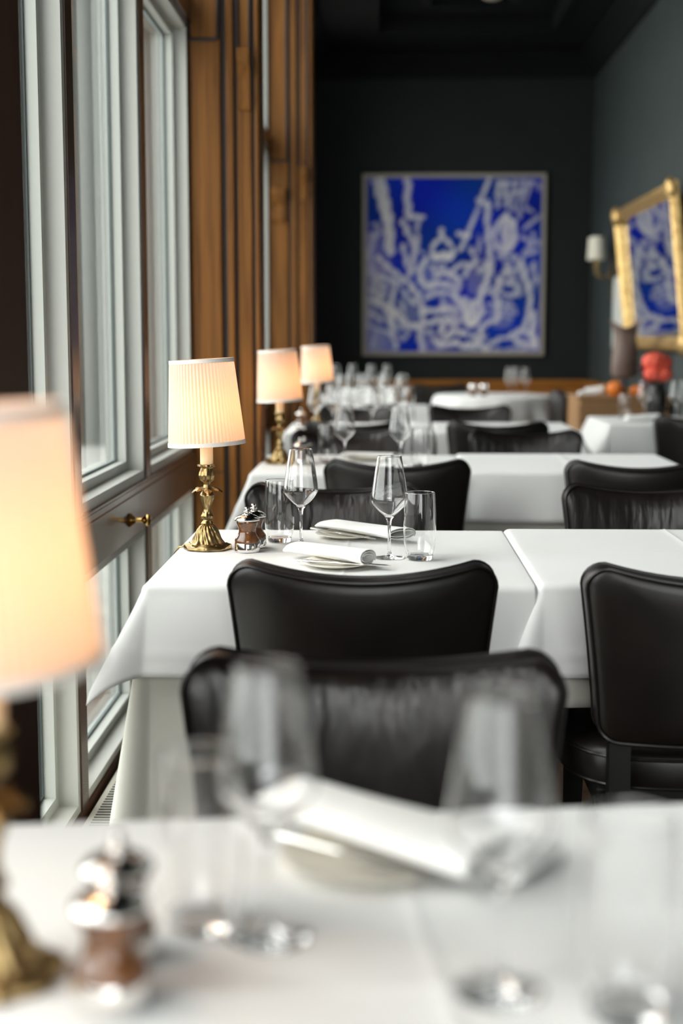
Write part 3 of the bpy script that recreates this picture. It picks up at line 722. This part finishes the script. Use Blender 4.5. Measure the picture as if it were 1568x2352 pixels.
def make_napkin(length=0.21, a0=0.030, b0=0.0135, turns=2.5, fan=0.0, seed=0, name='folded_napkin'):
    """a linen napkin rolled flat; the spiral of layers shows at its right (+x) end"""
    rnd = random.Random(seed); N = 84; th = 0.0017
    def sec(k, sa, sb):
        inn = []; outr = []
        for i in range(N):
            t = turns * i / (N - 1); an = 2 * PI * t - 0.5
            a = (a0 - 0.0052 * t) * sa; b = (b0 - 0.0042 * t) * sb
            c, s = math.cos(an), math.sin(an); p = 0.85
            y = a * abs(c) ** p * (1 if c > 0 else -1); z = b * abs(s) ** 1.0 * (1 if s > 0 else -1)
            n = Vector((y / a ** 2, z / max(b, 1e-4) ** 2)); n.normalize()
            outr.append((y, z)); inn.append((y - n.x * th * min(sb, 1), z - n.y * th * min(sb, 1)))
        return outr + inn[::-1]
    rings = []
    K = 22
    for k in range(K + 1):
        t = k / K; x_ = -length / 2 + length * t
        sa = 1.0 if t > 0.06 else 0.80 + 0.2 * (t / 0.06) ** .5; sb = 1.0 if t > 0.08 else 0.55 + 0.45 * (t / 0.08) ** .5
        sb *= 0.80 + 0.28 * t + fan * t; sa *= 0.97 + 0.06 * math.sin(5 * t + seed)
        dz = 0.0018 * math.sin(7 * t + seed)
        rings.append([(x_ + 0.15 * y * (fan > 0) * t, y + 0.004 * math.sin(3 * t + seed), z + b0 * sb + dz * 0) for (y, z) in sec(k, sa, sb)])
    return MB().loops(rings).build(name, M['napkin'], None, angle=60)
WG = Kind(make_wine); TG = Kind(make_tumbler); ML = Kind(make_mill); PLT = Kind(make_plate); KN = Kind(make_knife)
Z0 = 0.7422
def setting(kind, x, y, rz, label, cat, group=None, z=Z0, tilt=None, scale=None): return kind.put((x, y, z), rz, label, cat, group, tilt, scale)
# sharp table
setting(WG, -0.192, 3.305, 0, 'left wine glass on the sharp table, beside the left tumbler', 'glass')
setting(WG, 0.014, 3.122, 0, 'right wine glass on the sharp table, between napkin and tumbler', 'glass')
setting(TG, -0.247, 3.365, 0, 'left water tumbler on the sharp table, behind the pepper mills', 'glass')
setting(TG, 0.081, 3.100, 0, 'right water tumbler on the sharp table, its nearest glass to the seam', 'glass')
setting(ML, -0.309, 3.205, 0, 'front walnut and silver pepper mill on the sharp table', 'pepper mill')
setting(ML, -0.300, 3.272, 0, 'rear walnut and silver mill half hidden behind its twin on the sharp table', 'pepper mill')
setting(PLT, -0.098, 3.000, 0, 'cream side plate under the front rolled napkin of the sharp table', 'plate')
setting(PLT, -0.088, 3.440, 0, 'cream side plate under the rear napkin of the sharp table', 'plate')
n1 = make_napkin(0.235, 0.029, 0.0170, 2.5, 0.0, 1); n1.location = (-0.120, 3.045, Z0 + 0.008); n1.rotation_euler = (0, math.radians(1.0), math.radians(-40))
tag(n1, 'front rolled white napkin on the sharp table, spiral end showing', 'napkin')
n2 = make_napkin(0.268, 0.043, 0.0135, 2.1, 0.12, 2); n2.location = (-0.052, 3.432, Z0 + 0.010); n2.rotation_euler = (0, math.radians(1.5), math.radians(-43))
tag(n2, 'rear white napkin on the sharp table, pinning a knife on its plate', 'napkin')
k = setting(KN, -0.098, 3.402, math.radians(-41), 'silver table knife beside the rear napkin of the sharp table', 'knife', z=Z0 + 0.0115, tilt=(0, math.radians(2), 0))
k = setting(KN, -0.085, 2.985, math.radians(-18), 'table knife almost hidden under the front rolled napkin', 'knife', z=Z0 + 0.006)
# nearest table
z1 = Z0
setting(WG, -0.092, 1.112, 0, 'left blurred wine glass on the nearest table', 'glass')
setting(WG, 0.088, 1.020, 0, 'right blurred wine glass on the nearest table', 'glass')
setting(TG, -0.150, 1.135, 0, 'left blurred water tumbler on the nearest table, by the mills', 'glass')
setting(TG, 0.178, 0.985, 0, 'right blurred water tumbler at the lower right of the nearest table', 'glass')
setting(ML, -0.199, 0.995, 0, 'large blurred front pepper mill on the nearest table', 'pepper mill')
setting(ML, -0.207, 1.070, 0, 'large blurred rear mill behind its twin on the nearest table', 'pepper mill')
setting(PLT, -0.018, 1.275, 0, 'blurred cream side plate beneath the napkin on the nearest table', 'plate')
n3 = make_napkin(0.280, 0.050, 0.0175, 2.1, 0.10, 3); n3.location = (0.0, 1.305, Z0 + 0.0115); n3.rotation_euler = (0, math.radians(1.5), math.radians(-40))
tag(n3, 'large blurred white napkin across the nearest table', 'napkin')
setting(KN, -0.03, 1.262, math.radians(-32), 'blurred silver knife in front of the napkin on the nearest table', 'knife', z=Z0 + 0.0115, tilt=(0, math.radians(2), 0))
n4 = make_napkin(0.09, 0.028, 0.011, 1.6, 0.0, 5); n4.location = (0.128, 1.265, Z0 + 0.0005); n4.rotation_euler = (0, 0, math.radians(55))
tag(n4, 'small crumpled white napkin at the right end of the nearest plate', 'napkin')
# second lamp table
setting(WG, -0.148, 5.43, 0, 'left wine glass on the second lamp table', 'glass')
setting(WG, 0.064, 5.36, 0, 'right wine glass on the second lamp table', 'glass')
setting(TG, -0.217, 5.50, 0, 'left tumbler on the second lamp table', 'glass')
setting(TG, 0.138, 5.34, 0, 'right tumbler on the second lamp table', 'glass')
setting(ML, -0.318, 5.42, 0, 'front mill on the second lamp table, seen over a wine glass', 'pepper mill')
setting(ML, -0.306, 5.49, 0, 'rear mill on the second lamp table', 'pepper mill')
setting(PLT, -0.07, 5.62, 0, 'side plate under the napkin of the second lamp table', 'plate')
n5 = make_napkin(0.235, 0.034, 0.0115, 2.2, 0.10, 6); n5.location = (-0.058, 5.60, Z0 + 0.011); n5.rotation_euler = (0, math.radians(1), math.radians(-26))
tag(n5, 'white napkin across the plate of the second lamp table', 'napkin')
# third lamp table
setting(WG, -0.378 + 0.02, 7.50, 0, 'leftmost wine glass on the third lamp table', 'glass')
setting(WG, -0.27, 7.62, 0, 'wine glass beside the mills of the third lamp table', 'glass')
setting(WG, -0.06, 7.52, 0, 'middle wine glass on the third lamp table', 'glass')
setting(WG, 0.06, 7.60, 0, 'right wine glass on the third lamp table', 'glass')
setting(TG, -0.20, 7.80, 0, 'left tumbler on the third lamp table', 'glass')
setting(TG, 0.13, 7.50, 0, 'right tumbler on the third lamp table', 'glass')
setting(ML, -0.44, 7.62, 0, 'mill standing left of the third lamp', 'pepper mill')
for q, (x, y, rz, lb) in enumerate(((-0.20, 7.47, -20, 'front white napkin on the third lamp table'), (0.03, 7.78, 10, 'rear white napkin on the third lamp table'))):
    n = make_napkin(0.2, 0.036, 0.0125, 2.0, 0.0, 8 + q); n.location = (x, y, Z0 + 0.001); n.rotation_euler = (0, 0, math.radians(rz)); tag(n, lb, 'napkin')
# crowded far tables at the left: glasses that nothing tells apart
gp = 'wine glasses crowded on the far left tables'
for i, (x, y) in enumerate(((-0.34, 9.65), (-0.22, 9.75), (-0.10, 9.62), (0.02, 9.80), (0.12, 9.66), (-0.28, 9.98), (-0.14, 10.05), (0.0, 10.08), (0.14, 10.02))):
    setting(WG, x, y, 0, 'one of the empty wine glasses massed on the crowded far left table', 'glass', gp)
for i, (x, y) in enumerate(((-0.40, 11.95), (-0.26, 12.1), (-0.10, 12.05), (0.03, 12.0))):
    setting(WG, x, y, 0, 'one of the wine glasses on the farthest window table', 'glass', 'wine glasses on the farthest window table', scale=(1.1, 1.1, 1.1))
for i, (x, y) in enumerate(((-0.20, 9.60), (0.17, 9.60), (-0.36, 9.85))):
    setting(TG, x, y, 0, 'one of the tumblers on the crowded far left table', 'glass', 'tumblers on the crowded far left table')
for q, (x, y, rz, lb) in enumerate(((-0.06, 9.92, 5, 'white napkin lying between the glasses of the crowded far left table'), (-0.2, 11.85, -10, 'white napkin on the farthest window table'))):
    n = make_napkin(0.22, 0.04, 0.02, 2.0, 0.0, 18 + q); n.location = (x, y, Z0 + 0.001); n.rotation_euler = (0, 0, math.radians(rz)); tag(n, lb, 'napkin')
# round table: two salt cellars and glasses
def make_cellar():
    root = empty('salt_shaker')
    MB().lathe([(0.022, 0), (0.026, 0.006), (0.027, 0.03), (0.022, 0.05)], 24).build('body', M['walnut'], root)
    MB().lathe([(0.023, 0.049), (0.033, 0.058), (0.036, 0.072), (0.028, 0.090), (0.010, 0.098)], 24).build('lid', M['chrome'], root)
    return root
SC = Kind(make_cellar)
setting(SC, 0.735, 11.75, 0, 'left silver-topped shaker on the round table', 'shaker', z=0.7445)
setting(SC, 0.825, 11.75, 0, 'right silver-topped shaker on the round table', 'shaker', z=0.7445)
for i, (x, y, lb) in enumerate(((1.04, 11.85, 'leftmost wine glass on the round table'), (1.11, 12.0, 'middle wine glass on the round table'), (1.17, 11.8, 'rightmost wine glass on the round table'))):
    setting(WG, x, y, 0, lb, 'glass', z=0.7445)
# coral flower table
setting(WG, 1.535, 8.45, 0, 'wine glass left of the black flower vase', 'glass')
setting(WG, 1.715, 8.42, 0, 'wine glass right of the black flower vase', 'glass')
setting(WG, 1.80, 8.60, 0, 'wine glass at the right edge by the mirror wall', 'glass')
setting(TG, 1.43, 8.50, 0, 'tumbler at the left end of the coral flower table', 'glass')
n = make_napkin(0.2, 0.05, 0.02, 2.0, 0.0, 30); n.location = (1.49, 8.28, Z0 + 0.001); n.rotation_euler = (0, 0, 0.1); tag(n, 'white napkin on the coral flower table', 'napkin')
fv = empty('flower_vase', (1.655, 8.70, Z0)); tag(fv, 'black vase of coral red flowers before the gilt mirror', 'vase')
MB().lathe([(0.045, 0), (0.055, 0.01), (0.062, 0.08), (0.058, 0.15), (0.045, 0.19), (0.05, 0.205), (0.043, 0.20)], 32).build('vase', M['black_vase'], fv)
for (dx, dy, dz, r_) in ((-0.02, 0, 0.335, 0.072), (0.02, 0.02, 0.325, 0.07), (-0.025, -0.02, 0.265, 0.058), (0.03, -0.01, 0.26, 0.058), (0, 0.05, 0.29, 0.06)):
    MB().sphere((dx, dy, dz), r_, 40, 20, (1, 1, .75), lambda a, t: 1 + 0.10 * math.sin(9 * a + 4 * t) * math.sin(7 * t)).build('blossom', M['coral'], fv)
    MB().tube([(dx * .3, dy * .3, 0.15), (dx, dy, dz)], 0.004, 6).build('stem', M['stem'], fv)
bl = MB()
for k in range(9):
    a = PI + 0.5 * math.sin(k * 2.1); L_ = 0.12 + 0.02 * (k % 3); z_ = 0.18 + 0.016 * k
    p0 = Vector((-0.02, 0.03, 0.17)); p1_ = Vector((-0.06 - 0.05 * math.cos(k), 0.03 + 0.05 * math.sin(k * 1.7), z_ + 0.03)); d = (p1_ - p0).normalized(); s_ = d.cross(Vector((0, 1, 0))).normalized() * 0.018
    m_ = (p0 + p1_) / 2
    bl.loops([[p0 - s_ * .2, p0 + Vector((0, .003, 0)), p0 + s_ * .2, p0 - Vector((0, .003, 0))], [m_ - s_, m_ + Vector((0, .004, 0)), m_ + s_, m_ - Vector((0, .004, 0))], [p1_ - s_ * .1, p1_ + Vector((0, .001, 0)), p1_ + s_ * .1, p1_ - Vector((0, .001, 0))]])
bl.build('leaves', M['burgundy'], fv)

# wicker sideboard by the right wall, with what stands on it
wk = empty('wicker_sideboard', (1.70, 10.55, 0)); tag(wk, 'tan woven wicker sideboard between the round table and the mirror', 'sideboard')
MB().box(-0.30, 0.33, -0.30, 0.35, 0.05, 0.78).build('carcass', M['wicker'], wk, smooth=False, bevel=0.01)
wv = MB()
for j in range(20):
    for i in range(13):
        z_ = 0.07 + j * 0.035; x_ = -0.30 + i * 0.048 + (0.024 if j % 2 else 0)
        wv.box(x_, x_ + 0.040, -0.306, -0.30, z_, z_ + 0.026)
        wv.box(-0.306, -0.30, -0.30 + i * 0.048 + (0.024 if j % 2 else 0), -0.26 + i * 0.048 + (0.024 if j % 2 else 0), z_, z_ + 0.026)
w_ = wv.build('weave', M['wicker'], wk, smooth=False); w_['kind'] = 'stuff'
MB().box(-0.315, 0.34, -0.315, 0.36, 0.78, 0.80).build('top', M['wicker'], wk, smooth=False, bevel=0.006)
for sx_ in (-0.27, 0.30):
    for sy_ in (-0.27, 0.32): MB().box(sx_ - 0.02, sx_ + 0.02, sy_ - 0.02, sy_ + 0.02, 0, 0.05).build('foot', M['ebony'], wk, smooth=False)
NZ = 0.8005
for q, (x, y, z_, rz, lb) in enumerate(((1.475, 10.36, NZ, 8, 'rolled white napkin at the front left of the wicker sideboard'), (1.535, 10.47, NZ, -12, 'rolled white napkin standing higher behind the front one on the wicker sideboard'))):
    n = make_napkin(0.14, 0.032, 0.022 + 0.012 * q, 2.0, 0, 40 + q); n.location = (x, y, z_); n.rotation_euler = (0, 0, math.radians(rz)); tag(n, lb, 'napkin')
def make_pumpkin():
    root = empty('pumpkin')
    MB().sphere((0, 0, 0.048), 0.055, 40, 16, (1, 1, .85), lambda a, t: 1 + 0.07 * math.cos(8 * a)).build('fruit', M['orange'], root)
    MB().tube([(0, 0, 0.085), (0.004, 0, 0.105), (0.012, 0, 0.115)], [0.007, 0.005, 0.004], 8).build('stalk', M['stem'], root)
    return root
PK = Kind(make_pumpkin)
PK.put((1.665, 10.32, NZ), 0, 'larger orange gourd on the wicker sideboard, beside the napkins', 'gourd', scale=(0.95, .95, 1.15))
PK.put((1.82, 10.34, NZ), 1, 'smaller orange gourd half hidden by glasses beside the burgundy leaves', 'gourd', scale=(0.75, .75, .8))
bv = empty('sculptural_vase', (1.78, 10.62, NZ)); tag(bv, 'tall brown clay vase with notched rim before the mirror frame', 'vase')
def notch(r, z, a, i): return r * (1 + (0.12 * math.cos(2 * a) if z > 0.44 else 0)), z + (0.03 * math.cos(2 * a) if z > 0.47 else 0)
MB().lathe([(0.03, 0.12), (0.088, 0.135), (0.100, 0.17), (0.096, 0.26), (0.088, 0.36), (0.080, 0.43), (0.086, 0.48), (0.108, 0.52), (0.096, 0.515), (0.06, 0.46)], 48, notch).build('body', M['brown_vase'], bv)
MB().lathe([(0.05, 0), (0.05, 0.01), (0.018, 0.03), (0.016, 0.125)], 32).build('foot', M['black_vase'], bv)
# sconce
sn = empty('wall_sconce', (XR, 13.1, 1.80)); tag(sn, 'antique brass wall sconce with small ivory shades beside the mirror', 'wall lamp')
MB().loops([[(x_, y_ * w, z_) for (x_, y_) in ((-0.02, -1), (-0.02, 1), (0, 1), (0, -1))] for (z_, w) in ((-0.25, 0.008), (-0.2, 0.02), (-0.05, 0.022), (0.0, 0.045), (0.06, 0.045), (0.14, 0.03), (0.2, 0.01))]).build('backplate', M['brass'], sn)
for sy_ in (-0.075, 0.075):
    pts = [(-0.02, 0, 0.02), (-0.05, sy_ * .3, -0.045), (-0.10, sy_ * .7, -0.05), (-0.14, sy_, 0.0), (-0.15, sy_, 0.07)]
    MB().tube(pts, [0.009, 0.010, 0.010, 0.009, 0.009], 10).build('arm', M['brass'], sn)
    MB().lathe([(0.025, 0.065), (0.02, 0.075), (0.012, 0.08), (0.012, 0.12)], 20, center=(-0.15, sy_)).build('candle_cup', M['brass'], sn)
    MB().lathe([(0.074, 0.115), (0.075, 0.12), (0.064, 0.31), (0.063, 0.315)], 36, center=(-0.15, sy_), cap0=False, cap1=False).build('shade', M['sconce_shade'], sn)
# white framed sheet on the right wall
wf = empty('wall_notice', (XR, 12.55, 1.44)); tag(wf, 'narrow white framed sheet partly hidden by the gilt mirror', 'picture')
MB().box(-0.02, 0, -0.35, 0.40, -0.32, 0.31).build('frame', M['paper'], wf, smooth=False, bevel=0.004)
MB().box(-0.0215, -0.02, -0.31, 0.36, -0.28, 0.27).build('sheet', mat('sheet_paper', (0.62, 0.63, 0.60), 0.6), wf, smooth=False)

# gilt mirror, top leaning out from the wall
mr = empty('gilt_mirror', (XR - 0.012, 10.78, 1.13)); tag(mr, 'large ornate gilt framed mirror leaning out from the dark wall', 'mirror')
hw, H = 1.16, 1.13
MB().box(-0.012, -0.006, -hw + 0.06, hw - 0.06, 0.06, H - 0.06).build('mirror_glass', M['mirror'], mr, smooth=False)
prof = [(0.0, 0.0), (0.0, -0.035), (0.012, -0.058), (0.030, -0.064), (0.042, -0.050), (0.055, -0.052), (0.068, -0.040), (0.080, -0.030), (0.095, -0.014), (0.10, -0.012), (0.10, 0.0)]
rings = []
for (sy_, sz_) in ((-1, 0), (1, 0), (1, 1), (-1, 1)):
    rings.append([(x_, sy_ * (hw - w), (w if sz_ == 0 else H - w)) for (w, x_) in prof])
rings.append(rings[0])
MB().loops(rings, cap0=False, cap1=False).build('gilt_frame', M['gold'], mr, angle=50)
for (sy_, sz_) in ((-1, 0.05), (1, 0.05), (1, H - 0.05), (-1, H - 0.05)):
    MB().sphere((-0.045, sy_ * (hw - 0.05), sz_), 0.075, 30, 14, (0.5, 1, 1), lambda a, t: 1 + 0.10 * math.sin(7 * a) * math.sin(5 * t)).build('corner_ornament', M['gold'], mr)
mr.rotation_euler = (0, math.radians(-6.3), 0)

# ------------------------------------------------------------------ blue painting
pt = empty('framed_painting', (0.6985, YB - 0.03, 1.934)); tag(pt, 'large square blue and white abstract painting on the dark back wall', 'painting')
def paint():
    N = 230; x0, x1, y0, y1 = 95, 1470, 118, 1515
    gx = np.linspace(x0, x1, N); gy = np.linspace(y1, y0, N); X, Y = np.meshgrid(gx, gy)
    A = np.zeros_like(X); rs = np.random.RandomState(3)
    S = [
     (75, .92, [(200, 130), (215, 200), (240, 330), (265, 450), (270, 560), (275, 700)]), (35, .8, [(150, 150), (200, 330), (240, 470)]), (28, .6, [(130, 500), (170, 480), (200, 560), (160, 600)]),
     (52, .8, [(415, 130), (412, 300), (425, 420)]), (45, .75, [(380, 470), (420, 560), (470, 650), (460, 850)]), (30, .7, [(500, 430), (490, 560), (500, 700)]), (35, .8, [(440, 430), (530, 430)]), (35, .8, [(380, 660), (410, 800), (440, 900)]),
     (36, .95, [(685, 540), (690, 600)]), (28, .95, [(690, 600), (620, 650), (610, 730), (640, 770), (740, 770), (780, 720), (760, 650), (700, 600)]), (58, .95, [(630, 740), (750, 740)]),
     (46, .9, [(830, 570), (885, 575)]), (30, .85, [(880, 580), (860, 650), (820, 700)]),
     (30, .8, [(1050, 130), (1000, 280), (940, 430), (880, 600), (830, 690)]), (44, .8, [(1040, 320), (1045, 450), (1050, 600), (1070, 750), (1080, 880)]), (28, .7, [(960, 290), (1060, 340)]), (25, .6, [(980, 580), (980, 720)]),
     (36, .65, [(1130, 150), (1120, 340)]), (34, .7, [(1180, 150), (1200, 350)]), (34, .55, [(1250, 150), (1240, 370)]), (30, .6, [(1330, 140), (1300, 300)]), (28, .5, [(1380, 150), (1330, 350), (1400, 390)]), (30, .5, [(1110, 165), (1400, 160)]), (26, .6, [(1150, 260), (1330, 220)]), (30, .5, [(1290, 330), (1300, 440)]), (24, .5, [(1430, 150), (1450, 210)]),
     (36, .85, [(1130, 480), (1190, 415), (1255, 480), (1265, 620), (1220, 700), (1130, 690), (1095, 590), (1130, 480)]), (70, .8, [(1190, 460), (1185, 660)]), (36, .6, [(1240, 480), (1235, 660)]),
     (28, .6, [(1330, 520), (1400, 470), (1460, 430)]), (40, .6, [(1330, 600), (1400, 640), (1340, 740), (1420, 700)]), (30, .55, [(1400, 570), (1450, 650)]),
     (36, .65, [(1130, 740), (1270, 750), (1290, 850), (1180, 870), (1160, 950), (1280, 980), (1300, 1060), (1180, 1050)]), (60, .55, [(1200, 800), (1240, 940)]), (38, .85, [(1320, 790), (1340, 900), (1380, 1000), (1390, 1150), (1340, 1330)]), (30, .6, [(1410, 800), (1440, 950)]),
     (42, .85, [(180, 750), (250, 820), (330, 890), (430, 960), (500, 1050), (530, 1150), (540, 1290)]), (34, .8, [(160, 900), (260, 930), (360, 960)]), (28, .8, [(130, 1010), (240, 1060)]), (52, .85, [(140, 1100), (270, 1160), (330, 1200), (400, 1290), (470, 1310)]), (26, .8, [(130, 1200), (210, 1260)]), (24, .6, [(115, 1310), (190, 1340)]),
     (34, .85, [(330, 960), (290, 1080), (300, 1200), (290, 1330), (330, 1480)]), (30, .8, [(370, 1010), (430, 1090), (490, 1130)]), (22, .6, [(430, 1000), (480, 1060)]), (26, .6, [(370, 1110), (400, 1220)]), (60, .7, [(260, 1200), (300, 1300)]), (24, .8, [(150, 950), (250, 1000)]), (22, .8, [(140, 1060), (240, 1110)]),
     (46, .7, [(510, 1300), (520, 1400), (540, 1500)]), (28, .6, [(340, 1340), (400, 1320), (430, 1370), (390, 1420), (340, 1390)]), (30, .7, [(225, 1340), (290, 1370)]), (30, .6, [(480, 1310), (620, 1370)]), (36, .5, [(150, 560), (120, 700), (130, 900)]), (26, .5, [(150, 1400), (130, 1470)]),
     (46, .9, [(560, 780), (520, 850), (510, 920), (560, 980), (680, 960), (780, 990)]), (34, .8, [(620, 830), (640, 900), (750, 880), (800, 830), (900, 800)]), (34, .8, [(920, 690), (960, 800), (880, 840), (870, 900)]), (34, .75, [(1020, 780), (1060, 830), (980, 860)]), (38, .85, [(570, 1080), (650, 1040), (770, 1040), (820, 1100)]), (46, .9, [(560, 1190), (640, 1180), (760, 1160)]), (44, .85, [(560, 1290), (660, 1260), (750, 1250), (780, 1300)]), (50, .85, [(690, 1290), (690, 1350)]), (30, .6, [(640, 960), (600, 1010)]), (40, .6, [(800, 900), (840, 980), (800, 1060), (840, 1160), (790, 1200), (820, 1280)]), (60, .6, [(680, 830), (800, 930)]), (36, .6, [(700, 1100), (720, 1200)]), (24, .5, [(540, 720), (600, 770)]),
     (44, .9, [(1060, 890), (1040, 960), (1000, 1010), (990, 1100), (1010, 1200), (960, 1290), (890, 1290), (870, 1180), (870, 1090)]), (95, .85, [(930, 1140), (930, 1270)]), (40, .85, [(1130, 920), (1150, 1010), (1110, 1060), (1140, 1130), (1130, 1250), (1060, 1280), (1000, 1340), (1010, 1400)]), (30, .7, [(1050, 1040), (1110, 1000)]), (28, .5, [(1170, 1130), (1260, 1150), (1270, 1200), (1180, 1180)]), (22, .4, [(1060, 1200), (1240, 1240)]), (24, .5, [(1040, 1120), (1130, 1150)]),
     (46, .9, [(640, 1430), (700, 1470), (800, 1440), (860, 1470), (950, 1470)]), (52, .85, [(720, 1400), (800, 1350), (880, 1370)]), (42, .85, [(950, 1390), (1000, 1470), (1060, 1500)]), (34, .75, [(1080, 1450), (1200, 1400), (1300, 1350), (1380, 1360), (1430, 1440), (1300, 1450), (1270, 1400), (1310, 1360)]), (46, .9, [(1420, 1210), (1410, 1330), (1440, 1480)]), (24, .5, [(1080, 1500), (1250, 1500), (1450, 1480)]), (36, .4, [(1240, 1400), (1380, 1480)]),
    ]
    for w, al, pts in S:
        D = np.full_like(X, 1e9)
        for (ax, ay), (bx, by) in zip(pts[:-1], pts[1:]):
            dx, dy = bx - ax, by - ay; L2 = dx * dx + dy * dy + 1e-6
            t = np.clip(((X - ax) * dx + (Y - ay) * dy) / L2, 0, 1); D = np.minimum(D, np.hypot(X - ax - t * dx, Y - ay - t * dy))
        D = D + 6 * np.sin(X / 17 + Y / 23 + w) + 4 * np.sin(Y / 9 - X / 31)
        a = np.clip((w / 2 + 8 - D) / 16, 0, 1) * al * (0.85 + 0.15 * np.sin(X / 8 + Y / 40))
        A = 1 - (1 - A) * (1 - a)
    veil = 0.25 * np.exp(-((X - 120) / 120) ** 2) * (Y > 550) + 0.16 * (np.sin(X / 60 + 1) * np.sin(Y / 85) > 0.1) * (Y > 800)
    A = np.clip(1 - (1 - A) * (1 - veil), 0, 0.97)
    blue = np.stack([0.001 + 0 * X, 0.030 + 0.014 * np.sin(X / 140 + Y / 230), 0.42 + 0.09 * np.sin(X / 200 - Y / 110 + 1)], -1)
    white = np.array([0.92, 0.91, 0.90])
    Cc = blue * (1 - A[..., None]) + white * A[..., None]
    return N, Cc
N, Cc = paint()
hwp = 0.868; hhp = 0.857
vs = [(-hwp + 2 * hwp * i / (N - 1), 0, -hhp + 2 * hhp * j / (N - 1)) for j in range(N) for i in range(N)]
fs = [(j * N + i, j * N + i + 1, (j + 1) * N + i + 1, (j + 1) * N + i) for j in range(N - 1) for i in range(N - 1)]
cvs = MB().add(vs, fs); 
M['paint'] = mat('blue_white_paint', (0.01, 0.05, 0.5), 0.7, Specular_IOR_Level=0.15)
cvo = cvs.build('canvas', M['paint'], pt, smooth=False, fix=False, solid=0.01)
cvo.modifiers[0].offset = 1; cvo.location = (0, -0.012, 0)
at = cvo.data.color_attributes.new('paint', 'FLOAT_COLOR', 'POINT')
buf = np.ones((N * N, 4), dtype=np.float32); buf[:, :3] = Cc.reshape(-1, 3); at.data.foreach_set('color', buf.ravel())
nt = M['paint'].node_tree; an = nt.nodes.new('ShaderNodeAttribute'); an.attribute_name = 'paint'; nt.links.new(an.outputs['Color'], nt.nodes['Principled BSDF'].inputs['Base Color'])
fr = MB(); prof = [(0, 0.03), (0, -0.012), (0.006, -0.022), (0.030, -0.022), (0.040, -0.014), (0.046, -0.012), (0.046, 0.0)]
rings = [[(sx_ * (0.912 - w), y_, sz_ * (0.900 - w)) for (w, y_) in prof] for (sx_, sz_) in ((-1, -1), (1, -1), (1, 1), (-1, 1), (-1, -1))]
fr.loops(rings, cap0=False, cap1=False); fr.build('frame', M['frame_white'], pt, smooth=False)

# small ceiling lamp glimpsed in the coffer
cl = empty('ceiling_lamp', (0.83, 11.4, ZC + 0.12)); tag(cl, 'small pale ceiling lamp in the dark coffer', 'ceiling lamp')
MB().lathe([(0.02, -0.01), (0.09, -0.012), (0.10, 0.0)], 32).build('canopy', M['brass'], cl)
MB().tube([(0, 0, 0), (0, 0, -0.2)], 0.008, 8).build('rod', M['brass'], cl)
MB().sphere((0, 0, -0.23), 0.10, 24, 12, (1, 1, .6)).build('glass_globe', mat('opal_glass', (0.5, 0.45, 0.36), 0.3), cl)
